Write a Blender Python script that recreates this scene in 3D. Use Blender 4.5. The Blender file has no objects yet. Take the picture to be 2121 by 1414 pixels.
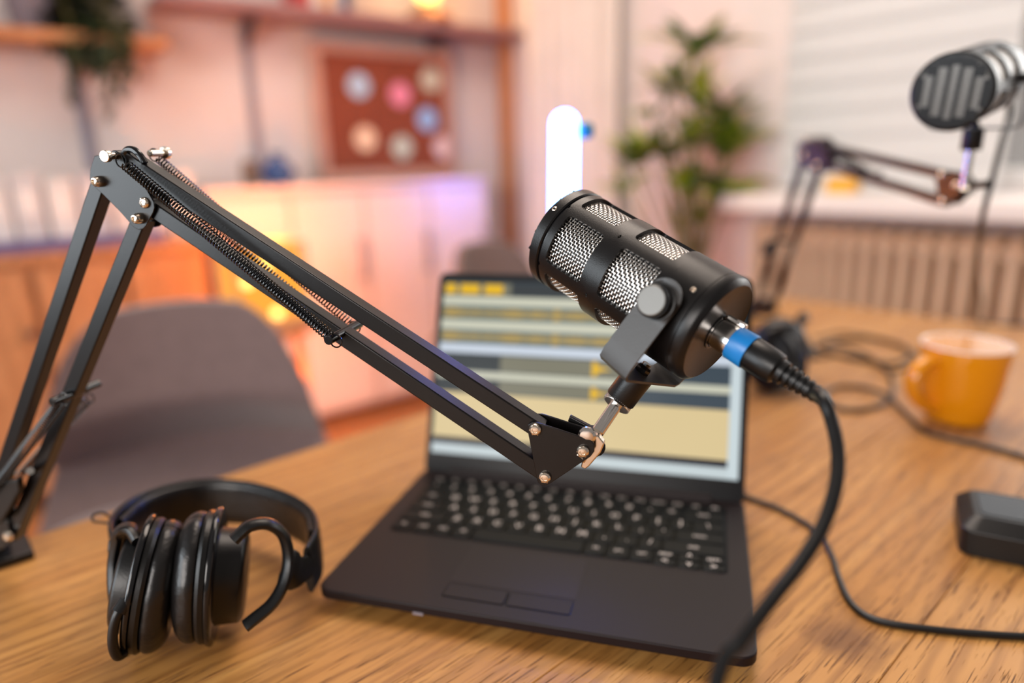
import bpy, bmesh, math, random
import numpy as np
from mathutils import Vector, Matrix
random.seed(7)
sc = bpy.context.scene
C = sc.collection
A = lambda *v: np.array(v, float)
def unit(v): v = np.asarray(v, float); return v / np.linalg.norm(v)

# ------------------------------------------------------------------ camera
TH = 0.74                                   # table height
PITCH, ROLL, F = 0.25841, -0.0283, 1414.0   # 24 mm lens on a 36 mm sensor
cp, sp = math.cos(PITCH), math.sin(PITCH)
FWD = A(0, cp, -sp); UP0 = A(0, sp, cp); R0 = A(1, 0, 0)
RT = R0 * math.cos(ROLL) + UP0 * math.sin(ROLL)
UP = -R0 * math.sin(ROLL) + UP0 * math.cos(ROLL)
EYE = A(0, 0, TH + 0.32854)
cd = bpy.data.cameras.new('camera'); cam = bpy.data.objects.new('camera', cd); C.objects.link(cam)
cam.matrix_world = Matrix([[RT[i], UP[i], -FWD[i], EYE[i]] for i in range(3)] + [[0, 0, 0, 1]])
cd.sensor_width = 36; cd.lens = 24; cd.clip_start = 0.02
cd.dof.use_dof = True; cd.dof.focus_distance = 0.412; cd.dof.aperture_fstop = 1.7
sc.camera = cam
sc.view_settings.view_transform = 'Standard'; sc.view_settings.look = 'None'
sc.view_settings.gamma = 1; sc.view_settings.use_curve_mapping = False
sc.view_settings.exposure = -0.12
sc.cycles.use_denoising = True
sc.cycles.max_bounces = 8; sc.cycles.transparent_max_bounces = 16
sc.cycles.sample_clamp_indirect = 6

# ------------------------------------------------------------------ world + lights
w = bpy.data.worlds.new('world'); sc.world = w; w.use_nodes = True
bg = w.node_tree.nodes['Background']; bg.inputs[0].default_value = (1.0, 0.90, 0.83, 1); bg.inputs[1].default_value = 0.28
def area(name, loc, target, sx, sy, power, col):
    l = bpy.data.lights.new(name, 'AREA'); l.shape = 'RECTANGLE'; l.size = sx; l.size_y = sy; l.energy = power; l.color = col
    o = bpy.data.objects.new(name, l); C.objects.link(o); o.location = loc
    o.rotation_euler = (Vector(target) - Vector(loc)).to_track_quat('-Z', 'Y').to_euler()
    return o
def point(name, loc, power, col, r=0.05):
    l = bpy.data.lights.new(name, 'POINT'); l.energy = power; l.color = col; l.shadow_soft_size = r
    o = bpy.data.objects.new(name, l); C.objects.link(o); o.location = loc; return o
area('window_daylight_left', (-2.0, -0.4, 1.30), (0.0, 0.7, 0.95), 1.1, 1.2, 34, (0.86, 0.94, 1.0))
area('overhead_fill', (0.2, 1.5, 2.75), (0.1, 1.6, 0), 1.4, 1.4, 52, (1.0, 0.84, 0.72))  # soft overhead fill added to lift the walls, no fixture there
area('window_daylight_right', (3.0, 2.3, 1.9), (0.9, 0.9, 1.0), 1.4, 1.2, 40, (1.0, 0.97, 0.93))
area('fill_behind_camera', (-1.9, -2.6, 2.0), (0.5, 2.2, 1.0), 1.8, 1.5, 112, (1.0, 0.93, 0.88))  # unseen broad fill added to brighten the radiator and walls

# ------------------------------------------------------------------ projection helpers (pixel + real distance -> world point)
def ray(px, py): return FWD + RT * (px - 1060.5) / F - UP * (py - 707) / F
def W(px, py, d): return EYE + ray(px, py) * d
def onz(px, py, z): r = ray(px, py); return EYE + r * ((z - EYE[2]) / r[2])
def onp(px, py, n, d): n = np.asarray(n, float); r = ray(px, py); return EYE + r * ((d - n @ EYE) / (n @ r))
def cdir(x, y, z): return RT * x + UP * y + FWD * z

# ------------------------------------------------------------------ mesh helpers
class G:
    def __init__(s): s.v = []; s.f = []
    def add(s, vs, fs):
        k = len(s.v); s.v += [tuple(map(float, p)) for p in vs]; s.f += [tuple(i + k for i in f) for f in fs]; return s
    def box(s, c, size, ax=None):
        c = np.asarray(c, float); X, Y, Z = (A(1, 0, 0), A(0, 1, 0), A(0, 0, 1)) if ax is None else ax
        h = np.asarray(size, float) / 2
        vs = [c + X * h[0] * i + Y * h[1] * j + Z * h[2] * k for k in (-1, 1) for j in (-1, 1) for i in (-1, 1)]
        return s.add(vs, [(0, 2, 3, 1), (4, 5, 7, 6), (0, 1, 5, 4), (2, 6, 7, 3), (0, 4, 6, 2), (1, 3, 7, 5)])
    def tube(s, pts, r, n=8, caps=True, sx=1.0, upv=None, closed=False):
        pts = [np.asarray(p, float) for p in pts]; m = len(pts)
        rs = r if hasattr(r, '__len__') else [r] * m
        T = []
        for i in range(m):
            a = pts[(i - 1) % m] if (closed or i > 0) else pts[0]
            b = pts[(i + 1) % m] if (closed or i < m - 1) else pts[-1]
            T.append(unit(b - a))
        u = np.asarray(upv, float) if upv is not None else (A(0, 0, 1) if abs(T[0][2]) < .9 else A(1, 0, 0))
        vs = []
        for i in range(m):
            if upv is not None: u = np.asarray(upv, float)
            u = unit(u - (u @ T[i]) * T[i]); b = np.cross(T[i], u)
            for k in range(n):
                t = 2 * math.pi * (k + .5) / n
                vs.append(pts[i] + (b * math.cos(t) * sx + u * math.sin(t)) * rs[i])
        fs = []
        for i in range(m if closed else m - 1):
            for k in range(n):
                a0 = i * n + k; a1 = i * n + (k + 1) % n; j = (i + 1) % m
                fs.append((a0, a1, j * n + (k + 1) % n, j * n + k))
        if caps and not closed: fs += [tuple(range(n - 1, -1, -1)), tuple(range((m - 1) * n, m * n))]
        return s.add(vs, fs)
    def cyl(s, p0, p1, r, n=24, r1=None): return s.tube([p0, p1], [r, r if r1 is None else r1], n)
    def lathe(s, prof, o=(0, 0, 0), ax=(0, 0, 1), n=40, sc=(1, 1), xd=None, closed=False):
        """prof: list of (radius, height)"""
        o = np.asarray(o, float); ax = unit(ax)
        xd = unit(np.cross(ax, A(0, 0, 1) if abs(ax[2]) < .9 else A(1, 0, 0))) if xd is None else unit(np.asarray(xd, float) - (np.asarray(xd, float) @ ax) * ax)
        yd = np.cross(ax, xd); vs = []; m = len(prof)
        for (r, h) in prof:
            for k in range(n):
                t = 2 * math.pi * k / n
                vs.append(o + ax * h + (xd * math.cos(t) * sc[0] + yd * math.sin(t) * sc[1]) * r)
        fs = []
        for i in range(m if closed else m - 1):
            j = (i + 1) % m
            for k in range(n):
                fs.append((i * n + k, i * n + (k + 1) % n, j * n + (k + 1) % n, j * n + k))
        if not closed:
            if prof[0][0] > 1e-6: fs.append(tuple(range(n - 1, -1, -1)))
            if prof[-1][0] > 1e-6: fs.append(tuple(range((m - 1) * n, m * n)))
        return s.add(vs, fs)
    def prism(s, poly, off):
        n = len(poly); poly = [np.asarray(p, float) for p in poly]; off = np.asarray(off, float)
        return s.add(poly + [p + off for p in poly],
                     [tuple(range(n)), tuple(range(2 * n - 1, n - 1, -1))] + [(i, i + n, (i + 1) % n + n, (i + 1) % n) for i in range(n)])
    def grid(s, rows):
        n = len(rows[0]); vs = [p for r in rows for p in r]
        return s.add(vs, [(i * n + k, i * n + k + 1, (i + 1) * n + k + 1, (i + 1) * n + k) for i in range(len(rows) - 1) for k in range(n - 1)])

ORG = {}
def link(name, g, m, parent=None, bevel=0, seg=2, smooth=35, org=None, sub=0, kind=None, label=None):
    """one mesh object; g is in world metres (or in the thing's own frame when its ORG is 0)"""
    if parent is not None: org = ORG.get(parent.name, A(0, 0, 0))
    elif org is None: org = A(0, 0, 0)
    org = np.asarray(org, float)
    me = bpy.data.meshes.new(name)
    me.from_pydata([(p[0] - org[0], p[1] - org[1], p[2] - org[2]) for p in g.v], [], g.f)
    bm = bmesh.new(); bm.from_mesh(me); bmesh.ops.remove_doubles(bm, verts=bm.verts, dist=1e-6)
    bmesh.ops.recalc_face_normals(bm, faces=bm.faces); bm.to_mesh(me); bm.free()
    if smooth: me.shade_smooth(); me.set_sharp_from_angle(angle=math.radians(smooth))
    me.materials.append(m)
    o = bpy.data.objects.new(name, me); C.objects.link(o)
    if parent is None: o.location = org
    else: o.parent = parent
    ORG[o.name] = org
    if bevel:
        b = o.modifiers.new('bevel', 'BEVEL'); b.width = bevel; b.segments = seg; b.limit_method = 'ANGLE'; b.angle_limit = math.radians(40)
        b.harden_normals = False
    if sub: q = o.modifiers.new('subdivision', 'SUBSURF'); q.levels = q.render_levels = sub
    if kind: o['kind'] = kind
    if label: o['label'] = label
    return o
def thing(name, label, cat, loc=(0, 0, 0), group=None, local=False, rz=0):
    o = bpy.data.objects.new(name, None); C.objects.link(o); o.empty_display_size = .05
    o.location = loc; o.rotation_euler = (0, 0, rz); ORG[o.name] = A(0, 0, 0) if local else A(*loc)
    o['label'] = label; o['category'] = cat
    if group: o['group'] = group
    return o
def tag(o, label, cat, group=None):
    o['label'] = label; o['category'] = cat
    if group: o['group'] = group
    return o
def dup(o, parent=None):
    c = o.copy(); C.objects.link(c); c.parent = parent
    for ch in list(o.children): dup(ch, c)
    return c
def bez(pts, n=12):
    """Catmull-Rom through points"""
    P = [np.asarray(p, float) for p in pts]; P = [2 * P[0] - P[1]] + P + [2 * P[-1] - P[-2]]; out = []
    for i in range(1, len(P) - 2):
        for k in range(n):
            t = k / n; a, b, c, d = P[i - 1:i + 3]
            out.append(.5 * (2 * b + (c - a) * t + (2 * a - 5 * b + 4 * c - d) * t * t + (3 * b - a - 3 * c + d) * t ** 3))
    out.append(P[-2]); return out

# ------------------------------------------------------------------ materials
def mat(name, col, rough=.5, metal=0, bump=0, bscale=200, var=0, vscale=5, col2=None, spec=.5, coat=0, sheen=0, emit=None, es=0, trans=0, stretch=None):
    m = bpy.data.materials.new(name); m.use_nodes = True; N = m.node_tree.nodes; L = m.node_tree.links
    p = N['Principled BSDF']; p.inputs['Base Color'].default_value = (*col, 1); p.inputs['Roughness'].default_value = rough
    p.inputs['Metallic'].default_value = metal; p.inputs['Specular IOR Level'].default_value = spec
    p.inputs['Coat Weight'].default_value = coat; p.inputs['Sheen Weight'].default_value = sheen
    p.inputs['Transmission Weight'].default_value = trans
    if emit: p.inputs['Emission Color'].default_value = (*emit, 1); p.inputs['Emission Strength'].default_value = es
    tc = N.new('ShaderNodeTexCoord'); src = tc.outputs['Object']
    if stretch:
        mp = N.new('ShaderNodeMapping'); mp.inputs['Scale'].default_value = stretch; L.new(src, mp.inputs[0]); src = mp.outputs[0]
    if col2 is not None or var:
        n = N.new('ShaderNodeTexNoise'); n.inputs['Scale'].default_value = vscale; n.inputs['Detail'].default_value = 5; L.new(src, n.inputs['Vector'])
        r = N.new('ShaderNodeValToRGB'); c2 = col2 if col2 is not None else tuple(c * (1 - var) for c in col)
        r.color_ramp.elements[0].position = .35; r.color_ramp.elements[1].position = .65
        r.color_ramp.elements[0].color = (*c2, 1); r.color_ramp.elements[1].color = (*col, 1)
        L.new(n.outputs['Fac'], r.inputs[0]); L.new(r.outputs[0], p.inputs['Base Color'])
    if bump:
        n = N.new('ShaderNodeTexNoise'); n.inputs['Scale'].default_value = bscale; n.inputs['Detail'].default_value = 4; L.new(src, n.inputs['Vector'])
        b = N.new('ShaderNodeBump'); b.inputs['Strength'].default_value = bump; b.inputs['Distance'].default_value = .001
        L.new(n.outputs['Fac'], b.inputs['Height']); L.new(b.outputs[0], p.inputs['Normal'])
    return m
def wood(name, light, mid, dark, rough=.42, knot=None, scale=1.0):
    """oak: long fibres along local X, growth figure, dark pores"""
    m = bpy.data.materials.new(name); m.use_nodes = True; N = m.node_tree.nodes; L = m.node_tree.links
    p = N['Principled BSDF']; p.inputs['Roughness'].default_value = rough
    tc = N.new('ShaderNodeTexCoord'); oi = N.new('ShaderNodeObjectInfo')
    mul = N.new('ShaderNodeMath'); mul.operation = 'MULTIPLY'; mul.inputs[1].default_value = 37.0; L.new(oi.outputs['Random'], mul.inputs[0])
    add = N.new('ShaderNodeVectorMath'); add.operation = 'ADD'; L.new(tc.outputs['Object'], add.inputs[0]); L.new(mul.outputs[0], add.inputs[1])
    def mp(sx, sy, sz, src=None):
        q = N.new('ShaderNodeMapping'); q.inputs['Scale'].default_value = (sx * scale, sy * scale, sz * scale); L.new(src or add.outputs[0], q.inputs[0]); return q.outputs[0]
    def noise(v, s, d=4, dist=0):
        n = N.new('ShaderNodeTexNoise'); n.inputs['Scale'].default_value = s; n.inputs['Detail'].default_value = d; n.inputs['Distortion'].default_value = dist; L.new(v, n.inputs['Vector']); return n.outputs['Fac']
    def ramp(v, a, b, c0=(0, 0, 0, 1), c1=(1, 1, 1, 1)):
        r = N.new('ShaderNodeValToRGB'); r.color_ramp.elements[0].position = a; r.color_ramp.elements[1].position = b
        r.color_ramp.elements[0].color = c0; r.color_ramp.elements[1].color = c1; L.new(v, r.inputs[0]); return r.outputs[0]
    def mix(f, a, b):
        x = N.new('ShaderNodeMix'); x.data_type = 'RGBA'
        if isinstance(f, float): x.inputs[0].default_value = f
        else: L.new(f, x.inputs[0])
        for s_, v in ((6, a), (7, b)):
            if isinstance(v, tuple): x.inputs[s_].default_value = (*v, 1)
            else: L.new(v, x.inputs[s_])
        return x.outputs[2]
    wv = N.new('ShaderNodeTexWave'); wv.wave_type = 'BANDS'; wv.bands_direction = 'Y'; wv.inputs['Scale'].default_value = 11
    wv.inputs['Distortion'].default_value = 9; wv.inputs['Detail'].default_value = 3; wv.inputs['Detail Scale'].default_value = .8
    L.new(mp(.55, 1.7, 1), wv.inputs['Vector'])
    fig = noise(mp(1.2, 9, 4), 2.0, 5, 1.2)
    streak = noise(mp(3, 120, 40), 2.0, 4, .3)
    c = mix(ramp(fig, .3, .7), mid, light)
    c = mix(ramp(wv.outputs['Color'], .55, 1.0, (0, 0, 0, 1), (.60, .60, .60, 1)), c, tuple(x * .70 for x in mid))
    c = mix(ramp(streak, .52, .72, (0, 0, 0, 1), (.55, .55, .55, 1)), c, dark)
    pore = ramp(noise(mp(17, 470, 90), 2.0, 3, .25), .60, .69)
    c = mix(pore, c, tuple(x * .55 for x in dark))
    if knot:
        gp = N.new('ShaderNodeNewGeometry')
        sb = N.new('ShaderNodeVectorMath'); sb.operation = 'SUBTRACT'; L.new(gp.outputs['Position'], sb.inputs[0]); sb.inputs[1].default_value = knot
        nn = noise(mp(1, 1, 1, gp.outputs['Position']), 28, 4)
        ln = N.new('ShaderNodeVectorMath'); ln.operation = 'LENGTH'; L.new(sb.outputs[0], ln.inputs[0])
        ad = N.new('ShaderNodeMath'); ad.operation = 'MULTIPLY_ADD'; L.new(nn, ad.inputs[0]); ad.inputs[1].default_value = .05; L.new(ln.outputs['Value'], ad.inputs[2])
        c = mix(ramp(ad.outputs[0], .032, .062, (.75, .75, .75, 1), (0, 0, 0, 1)), c, tuple(x * .6 for x in dark))
    L.new(c, p.inputs['Base Color'])
    b = N.new('ShaderNodeBump'); b.inputs['Strength'].default_value = .6; b.inputs['Distance'].default_value = .0006; b.invert = True
    L.new(pore, b.inputs['Height']); L.new(b.outputs[0], p.inputs['Normal'])
    return m
M = {}
M['oak'] = wood('oak_table', (.57, .285, .080), (.43, .184, .042), (.20, .064, .013), .42, knot=tuple(onz(1755, 1325, TH)))
M['oak_side'] = wood('oak_sideboard', (.56, .27, .12), (.46, .20, .08), (.28, .10, .03), .5, scale=.5)
M['pine'] = wood('pine_shelf', (.62, .26, .10), (.52, .20, .07), (.30, .10, .03), .5, scale=.5)
M['black_metal'] = mat('black_powder_coat', (.004, .0036, .004), .33, 0, bump=.10, bscale=1500, spec=.38)
M['black_arm'] = mat('black_satin_arm', (.0035, .0027, .003), .30, 0, bump=.04, bscale=900, spec=.38)
M['black_plastic'] = mat('black_plastic', (.0035, .0034, .0036), .36, 0, bump=.08, bscale=600, spec=.38)
M['black_gloss'] = mat('black_gloss', (.006, .006, .007), .14, 0)
M['rubber'] = mat('black_rubber', (.004, .004, .0045), .38, 0, bump=.05, bscale=300, spec=.4)
M['leather'] = mat('black_leatherette', (.006, .0055, .006), .34, 0, bump=.6, bscale=140, spec=.5)
M['chrome'] = mat('chrome', (.80, .76, .72), .16, 1)
M['nickel'] = mat('nickel_bolt', (.85, .74, .62), .22, 1)
M['steel_mesh'] = mat('steel_mesh', (.80, .76, .72), .26, 1)
M['knob_grey'] = mat('grey_knob_face', (.21, .21, .20), .45, .3, bump=.05, bscale=400)
M['blue_ring'] = mat('blue_plastic', (.004, .19, .55), .35)
M['laptop'] = mat('laptop_shell', (.0085, .0042, .0052), .48, 0, bump=.04, bscale=1500, spec=.25)
M['key'] = mat('key_cap', (.0025, .003, .003), .55, spec=.18)
M['legend'] = mat('key_legend', (.75, .68, .66), .5)
M['bezel'] = mat('screen_bezel', (.003, .003, .004), .3, spec=.12)
M['mug'] = mat('yellow_glaze', (.74, .27, .003), .18, coat=.4)
M['mug_in'] = mat('white_glaze', (.82, .80, .78), .2, coat=.4)
M['tea'] = mat('tea', (.16, .07, .03), .1)
M['chair'] = mat('mauve_chair_fabric', (.165, .105, .092), .85, 0, bump=.5, bscale=600, var=.15, vscale=60, sheen=.25)
M['chair_leg'] = mat('white_chair_leg', (.7, .68, .66), .4)
M['wall'] = mat('pink_white_plaster', (.70, .61, .58), .85, bump=.4, bscale=40, col2=(.63, .54, .51), vscale=2.2)
M['floor'] = wood('floor_board', (.50, .22, .09), (.42, .17, .06), (.25, .08, .02), .45, scale=.4)
M['cab'] = mat('white_cabinet_paint', (.78, .66, .64), .45, var=.05, vscale=3)
M['cork'] = mat('rust_cork', (.26, .055, .022), .9, bump=.5, bscale=120, var=.25, vscale=40)
M['frame'] = mat('board_frame_wood', (.55, .30, .22), .5, var=.15, vscale=10)
M['track'] = mat('grey_track', (.30, .28, .33), .4, .4)
M['bracket'] = mat('dark_bracket', (.06, .04, .05), .5)
M['shelf_mauve'] = mat('painted_shelf', (.34, .17, .16), .5, var=.1, vscale=6)
M['curtain'] = mat('beige_curtain', (.72, .64, .58), .9, bump=.3, bscale=300, var=.06, vscale=8)
M['radiator'] = mat('cream_radiator', (.90, .66, .45), .45, var=.03, vscale=5)
M['sill'] = mat('white_sill', (.80, .75, .72), .4, var=.03, vscale=4)
M['wframe'] = mat('white_window_frame', (.80, .78, .76), .4, var=.03, vscale=4)
M['leaf'] = mat('palm_leaf', (.34, .40, .015), .45, var=.35, vscale=12)
M['leaf_dark'] = mat('palm_leaf_dark', (.06, .12, .02), .45, var=.35, vscale=12)
M['stem'] = mat('plant_stem', (.20, .16, .03), .6, var=.4, vscale=30)
M['ivy'] = mat('trailing_leaf', (.040, .055, .018), .6, var=.5, vscale=20)
M['basket'] = mat('basket', (.42, .28, .08), .7, bump=.8, bscale=90, var=.4, vscale=60)
M['pot'] = mat('grey_mauve_pot', (.17, .13, .15), .6, var=.1, vscale=10)
M['soil'] = mat('soil', (.04, .025, .015), .95, bump=.9, bscale=80)
M['wood_dark'] = mat('lamp_wood', (.24, .08, .03), .45, var=.3, vscale=20)
M['blue_vase'] = mat('blue_glaze', (.006, .05, .20), .2, coat=.5)
M['brown_jar'] = mat('brown_jar', (.22, .13, .09), .5, var=.2, vscale=20)
M['tube_end'] = mat('tube_end_cap', (.02, .02, .022), .4)
def emis(name, col, s):
    m = bpy.data.materials.new(name); m.use_nodes = True; N = m.node_tree.nodes; N.remove(N['Principled BSDF'])
    e = N.new('ShaderNodeEmission'); e.inputs[0].default_value = (*col, 1); e.inputs[1].default_value = s
    m.node_tree.links.new(e.outputs[0], N['Material Output'].inputs[0]); return m
M['tube_light'] = emis('blue_tube_light', (.062, .20, 1.0), 27)
M['lantern'] = emis('orange_lantern_glow', (1.0, .38, .05), 1.3)
M['bulb'] = emis('warm_bulb', (1.0, .52, .14), 4.5)
M['bulb_soft'] = emis('shelf_bulb', (1.0, .55, .14), 5)
# blind cloth: lets daylight through
m = mat('blind_cloth', (.66, .65, .64), .8); N = m.node_tree.nodes; L = m.node_tree.links
tr = N.new('ShaderNodeBsdfTranslucent'); tr.inputs[0].default_value = (.85, .85, .84, 1); mx = N.new('ShaderNodeMixShader'); mx.inputs[0].default_value = .45
L.new(N['Principled BSDF'].outputs[0], mx.inputs[1]); L.new(tr.outputs[0], mx.inputs[2]); L.new(mx.outputs[0], N['Material Output'].inputs[0]); M['blind'] = m
m = mat('window_glass', (1, 1, 1), .02); N = m.node_tree.nodes; L = m.node_tree.links
gl = N.new('ShaderNodeBsdfTransparent'); mx = N.new('ShaderNodeMixShader'); mx.inputs[0].default_value = .92
L.new(N['Principled BSDF'].outputs[0], mx.inputs[1]); L.new(gl.outputs[0], mx.inputs[2]); L.new(mx.outputs[0], N['Material Output'].inputs[0]); M['glass'] = m
# screen picture: colours stored per face
m = bpy.data.materials.new('screen_picture'); m.use_nodes = True; N = m.node_tree.nodes; L = m.node_tree.links
at = N.new('ShaderNodeAttribute'); at.attribute_name = 'picture'; e = N.new('ShaderNodeEmission'); e.inputs[1].default_value = 1.05
L.new(at.outputs['Color'], e.inputs[0]); gp = N['Principled BSDF']; gp.inputs['Base Color'].default_value = (0, 0, 0, 1); gp.inputs['Roughness'].default_value = .3; gp.inputs['Specular IOR Level'].default_value = .1
ad = N.new('ShaderNodeAddShader'); L.new(e.outputs[0], ad.inputs[0]); L.new(gp.outputs[0], ad.inputs[1]); L.new(ad.outputs[0], N['Material Output'].inputs[0]); M['screen'] = m

# ------------------------------------------------------------------ room shell
Z = A(0, 0, 1)
ua = A(.8, .6, 0); na = A(-.6, .8, 0); DA = 3.0     # wall A (behind, left): along ua, outward normal na
ub = A(.6, -.8, 0); nb = A(.8, .6, 0); DB = 2.22    # wall B (right, window side)
corner = na * DA + nb * DB                           # room corner on the floor
def struct(name, g, m, **k): return link(name, g, m, kind='structure', **k)
def qa(px, d=DA, n=na, u=ua): return float(onp(px, 600, n, d) @ u)
# wall A slab
H = 2.75
ca = float(corner @ ua)
g = G().box(na * (DA + .06) + ua * (ca - 2.1) + Z * H / 2, (4.4, .12, H), (ua, na, Z)); struct('wall_left', g, M['wall'])
# wall B with window opening
qw0 = float(onp(1655, 300, nb, DB) @ ub); qw1 = qw0 + 1.75; cb = float(corner @ ub); zs, zt = .95, 2.35
g = G()
def wb(q0, q1, z0, z1, m_=None): g.box(nb * (DB + .12) + ub * (q0 + q1) / 2 + Z * (z0 + z1) / 2, (q1 - q0, .24, z1 - z0), (ub, nb, Z))
wb(cb - .12, qw0, 0, H); wb(qw0, qw1, 0, zs); wb(qw0, qw1, zt, H); wb(qw1, qw1 + 1.2, 0, H)
struct('wall_right', g, M['wall'])
fl = A(0.3, 1.0, 0)
Lf = 7.0
rootf = bpy.data.objects.new('floor', None)
g = G().box(corner * .5 + A(0, 0, -.06) - na * .3 - nb * .3 - ua * 0, (7.0, 7.0, .1), (ua, na, Z))
floor = struct('floor', g, M['soil'])
# floor boards as pieces (where the floor can be glimpsed)
bme = None
for i in range(26):
    w_ = .14; v = DA - .02 - (i + .5) * w_
    if v < -.6: break
    if bme is None:
        gg = G().box((0, 0, 0), (3.9, w_ - .003, .012)); ob = link('floor_board', gg, M['floor'], floor, bevel=.001); bme = ob
    else: ob = bme.copy(); C.objects.link(ob)
    p = na * v + ua * (ca - 1.98) + Z * (-.005)
    ob.location = p; ob.rotation_euler = (0, 0, math.atan2(ua[1], ua[0]))
# corner post + baseboards
struct('trim_1', G().box(nb * (DB - .015) + ub * (cb + .07) + Z * H / 2, (.10, .03, H), (ub, nb, Z)), M['pine'], bevel=.003)
struct('baseboard_right', G().box(nb * (DB - .008) + ub * (cb + 1.6) + Z * .045, (2.9, .016, .09), (ub, nb, Z)), M['sill'], bevel=.003)
# window
win = struct('window_1', G().box(nb * (DB + .15) + ub * (qw0 + .03) + Z * (zs + zt) / 2, (.06, .06, zt - zs), (ub, nb, Z))
    .box(nb * (DB + .15) + ub * (qw1 - .03) + Z * (zs + zt) / 2, (.06, .06, zt - zs), (ub, nb, Z))
    .box(nb * (DB + .15) + ub * (qw0 + qw1) / 2 + Z * (zs + .03), (qw1 - qw0 - .12, .06, .06), (ub, nb, Z))
    .box(nb * (DB + .15) + ub * (qw0 + qw1) / 2 + Z * (zt - .03), (qw1 - qw0 - .12, .06, .06), (ub, nb, Z))
    .box(nb * (DB + .15) + ub * (qw0 + qw1) / 2 + Z * (zs + zt) / 2, (.07, .06, zt - zs - .12), (ub, nb, Z)), M['wframe'], bevel=.004)
for s_ in (0, 1):
    q0 = qw0 + .06 if s_ == 0 else (qw0 + qw1) / 2 + .035; q1 = (qw0 + qw1) / 2 - .035 if s_ == 0 else qw1 - .06
    link('pane', G().box(nb * (DB + .15) + ub * (q0 + q1) / 2 + Z * (zs + zt) / 2, (q1 - q0, .006, zt - zs - .12), (ub, nb, Z)), M['glass'], win)
o = struct('window_sill', G().box(nb * (DB - .14) + ub * (qw0 + qw1) / 2 + Z * (.92), (qw1 - qw0 + .16, .34, .05), (ub, nb, Z)), M['sill'], bevel=.006)
# blind with wide horizontal slats
qb1 = float(onp(2098, 200, nb, DB - .05) @ ub); qb0 = qw0 - .03
bc = nb * (DB - .05) + ub * (qb0 + qb1) / 2
bl = thing('window_blind', 'white slatted blind lowered over the window behind the second microphone', 'blind', bc + Z * .97)
link('head_rail', G().box(bc + Z * 2.42, (qb1 - qb0, .05, .05), (ub, nb, Z)), M['wframe'], bl, bevel=.004)
zz = 1.0; sl = None
while zz < 2.37:
    t = math.radians(85); ax = (ub, nb * math.cos(t) + Z * math.sin(t), -nb * math.sin(t) + Z * math.cos(t))
    if sl is None: sl = link('slat', G().box(bc + Z * zz, (qb1 - qb0, .086, .003), ax), M['blind'], bl, bevel=.001); z0 = zz
    else: s2 = sl.copy(); C.objects.link(s2); s2.location = (0, 0, zz - z0)
    zz += .08
area('daylight_outside_window', tuple(nb * (DB + 1.0) + ub * (qw0 + qw1) / 2 + Z * 1.9), tuple(nb * DB + ub * (qw0 + qw1) / 2 + Z * 1.6), 2.2, 1.8, 15, (.95, .98, 1.0))

# radiator
RD = 2.04; q0 = float(onp(1560, 600, nb, RD) @ ub); q1 = float(onp(2121, 600, nb, RD) @ ub) + .25
rad = thing('radiator', 'cream column radiator with vertical sections under the window sill', 'radiator', nb * RD + ub * q0)
n = int((q1 - q0) / .0525)
g0 = G()
def section(q):
    g = G(); c = nb * RD + ub * q
    prof = []
    for k in (0, 1):
        g.tube(bez([c + nb * (.05 * k * 2 - .0) + Z * .14, c + nb * (.1 * k) + Z * .45, c + nb * (.1 * k) + Z * .80], 3), .014, 8, sx=1.0)
    g.tube([c + Z * .82 - nb * .01, c + Z * .835 + nb * .02, c + Z * .835 + nb * .08, c + Z * .82 + nb * .11], .018, 8)
    g.tube([c + Z * .13 - nb * .01, c + Z * .12 + nb * .05, c + Z * .13 + nb * .11], .018, 8)
    g.box(c + nb * .05 + Z * .48, (.012, .09, .66), (ub, nb, Z))
    return g
secm = None
for i in range(n):
    if secm is None: secm = link('section', section(q0), M['radiator'], rad)
    else: s2 = secm.copy(); C.objects.link(s2); s2.location = tuple(ub * (i * .0525))
link('top_rail', G().box(nb * (RD + .05) + ub * (q0 + (n - 1) * .0525 / 2) + Z * .80, ((n - 1) * .0525, .03, .03), (ub, nb, Z)), M['radiator'], rad)
link('bottom_rail', G().box(nb * (RD + .05) + ub * (q0 + (n - 1) * .0525 / 2) + Z * .14, ((n - 1) * .0525, .03, .03), (ub, nb, Z)), M['radiator'], rad)
for q in (q0 + .1, q0 + (n - 3) * .0525): link('foot', G().box(nb * (RD + .05) + ub * q + Z * .06, (.03, .10, .12), (ub, nb, Z)), M['radiator'], rad)

# curtain on wall B
c0 = float(onp(1096, 300, nb, DB - .06) @ ub); c1 = float(onp(1290, 300, nb, DB - .06) @ ub)
rows = []
for z in np.linspace(.03, 2.6, 14):
    rows.append([nb * (DB - .075 + .035 * math.sin(i * .72) + .008 * math.sin(i * 1.9 + z)) + ub * (c0 + (c1 - c0) * i / 60) + Z * z for i in range(61)])
cu = link('curtain', G().grid(rows), M['curtain'], org=nb * DB + ub * c0, smooth=80)
cu.modifiers.new('solid', 'SOLIDIFY').thickness = .002
tag(cu, 'pale beige curtain hanging in soft folds beside the room corner', 'curtain')

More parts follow.
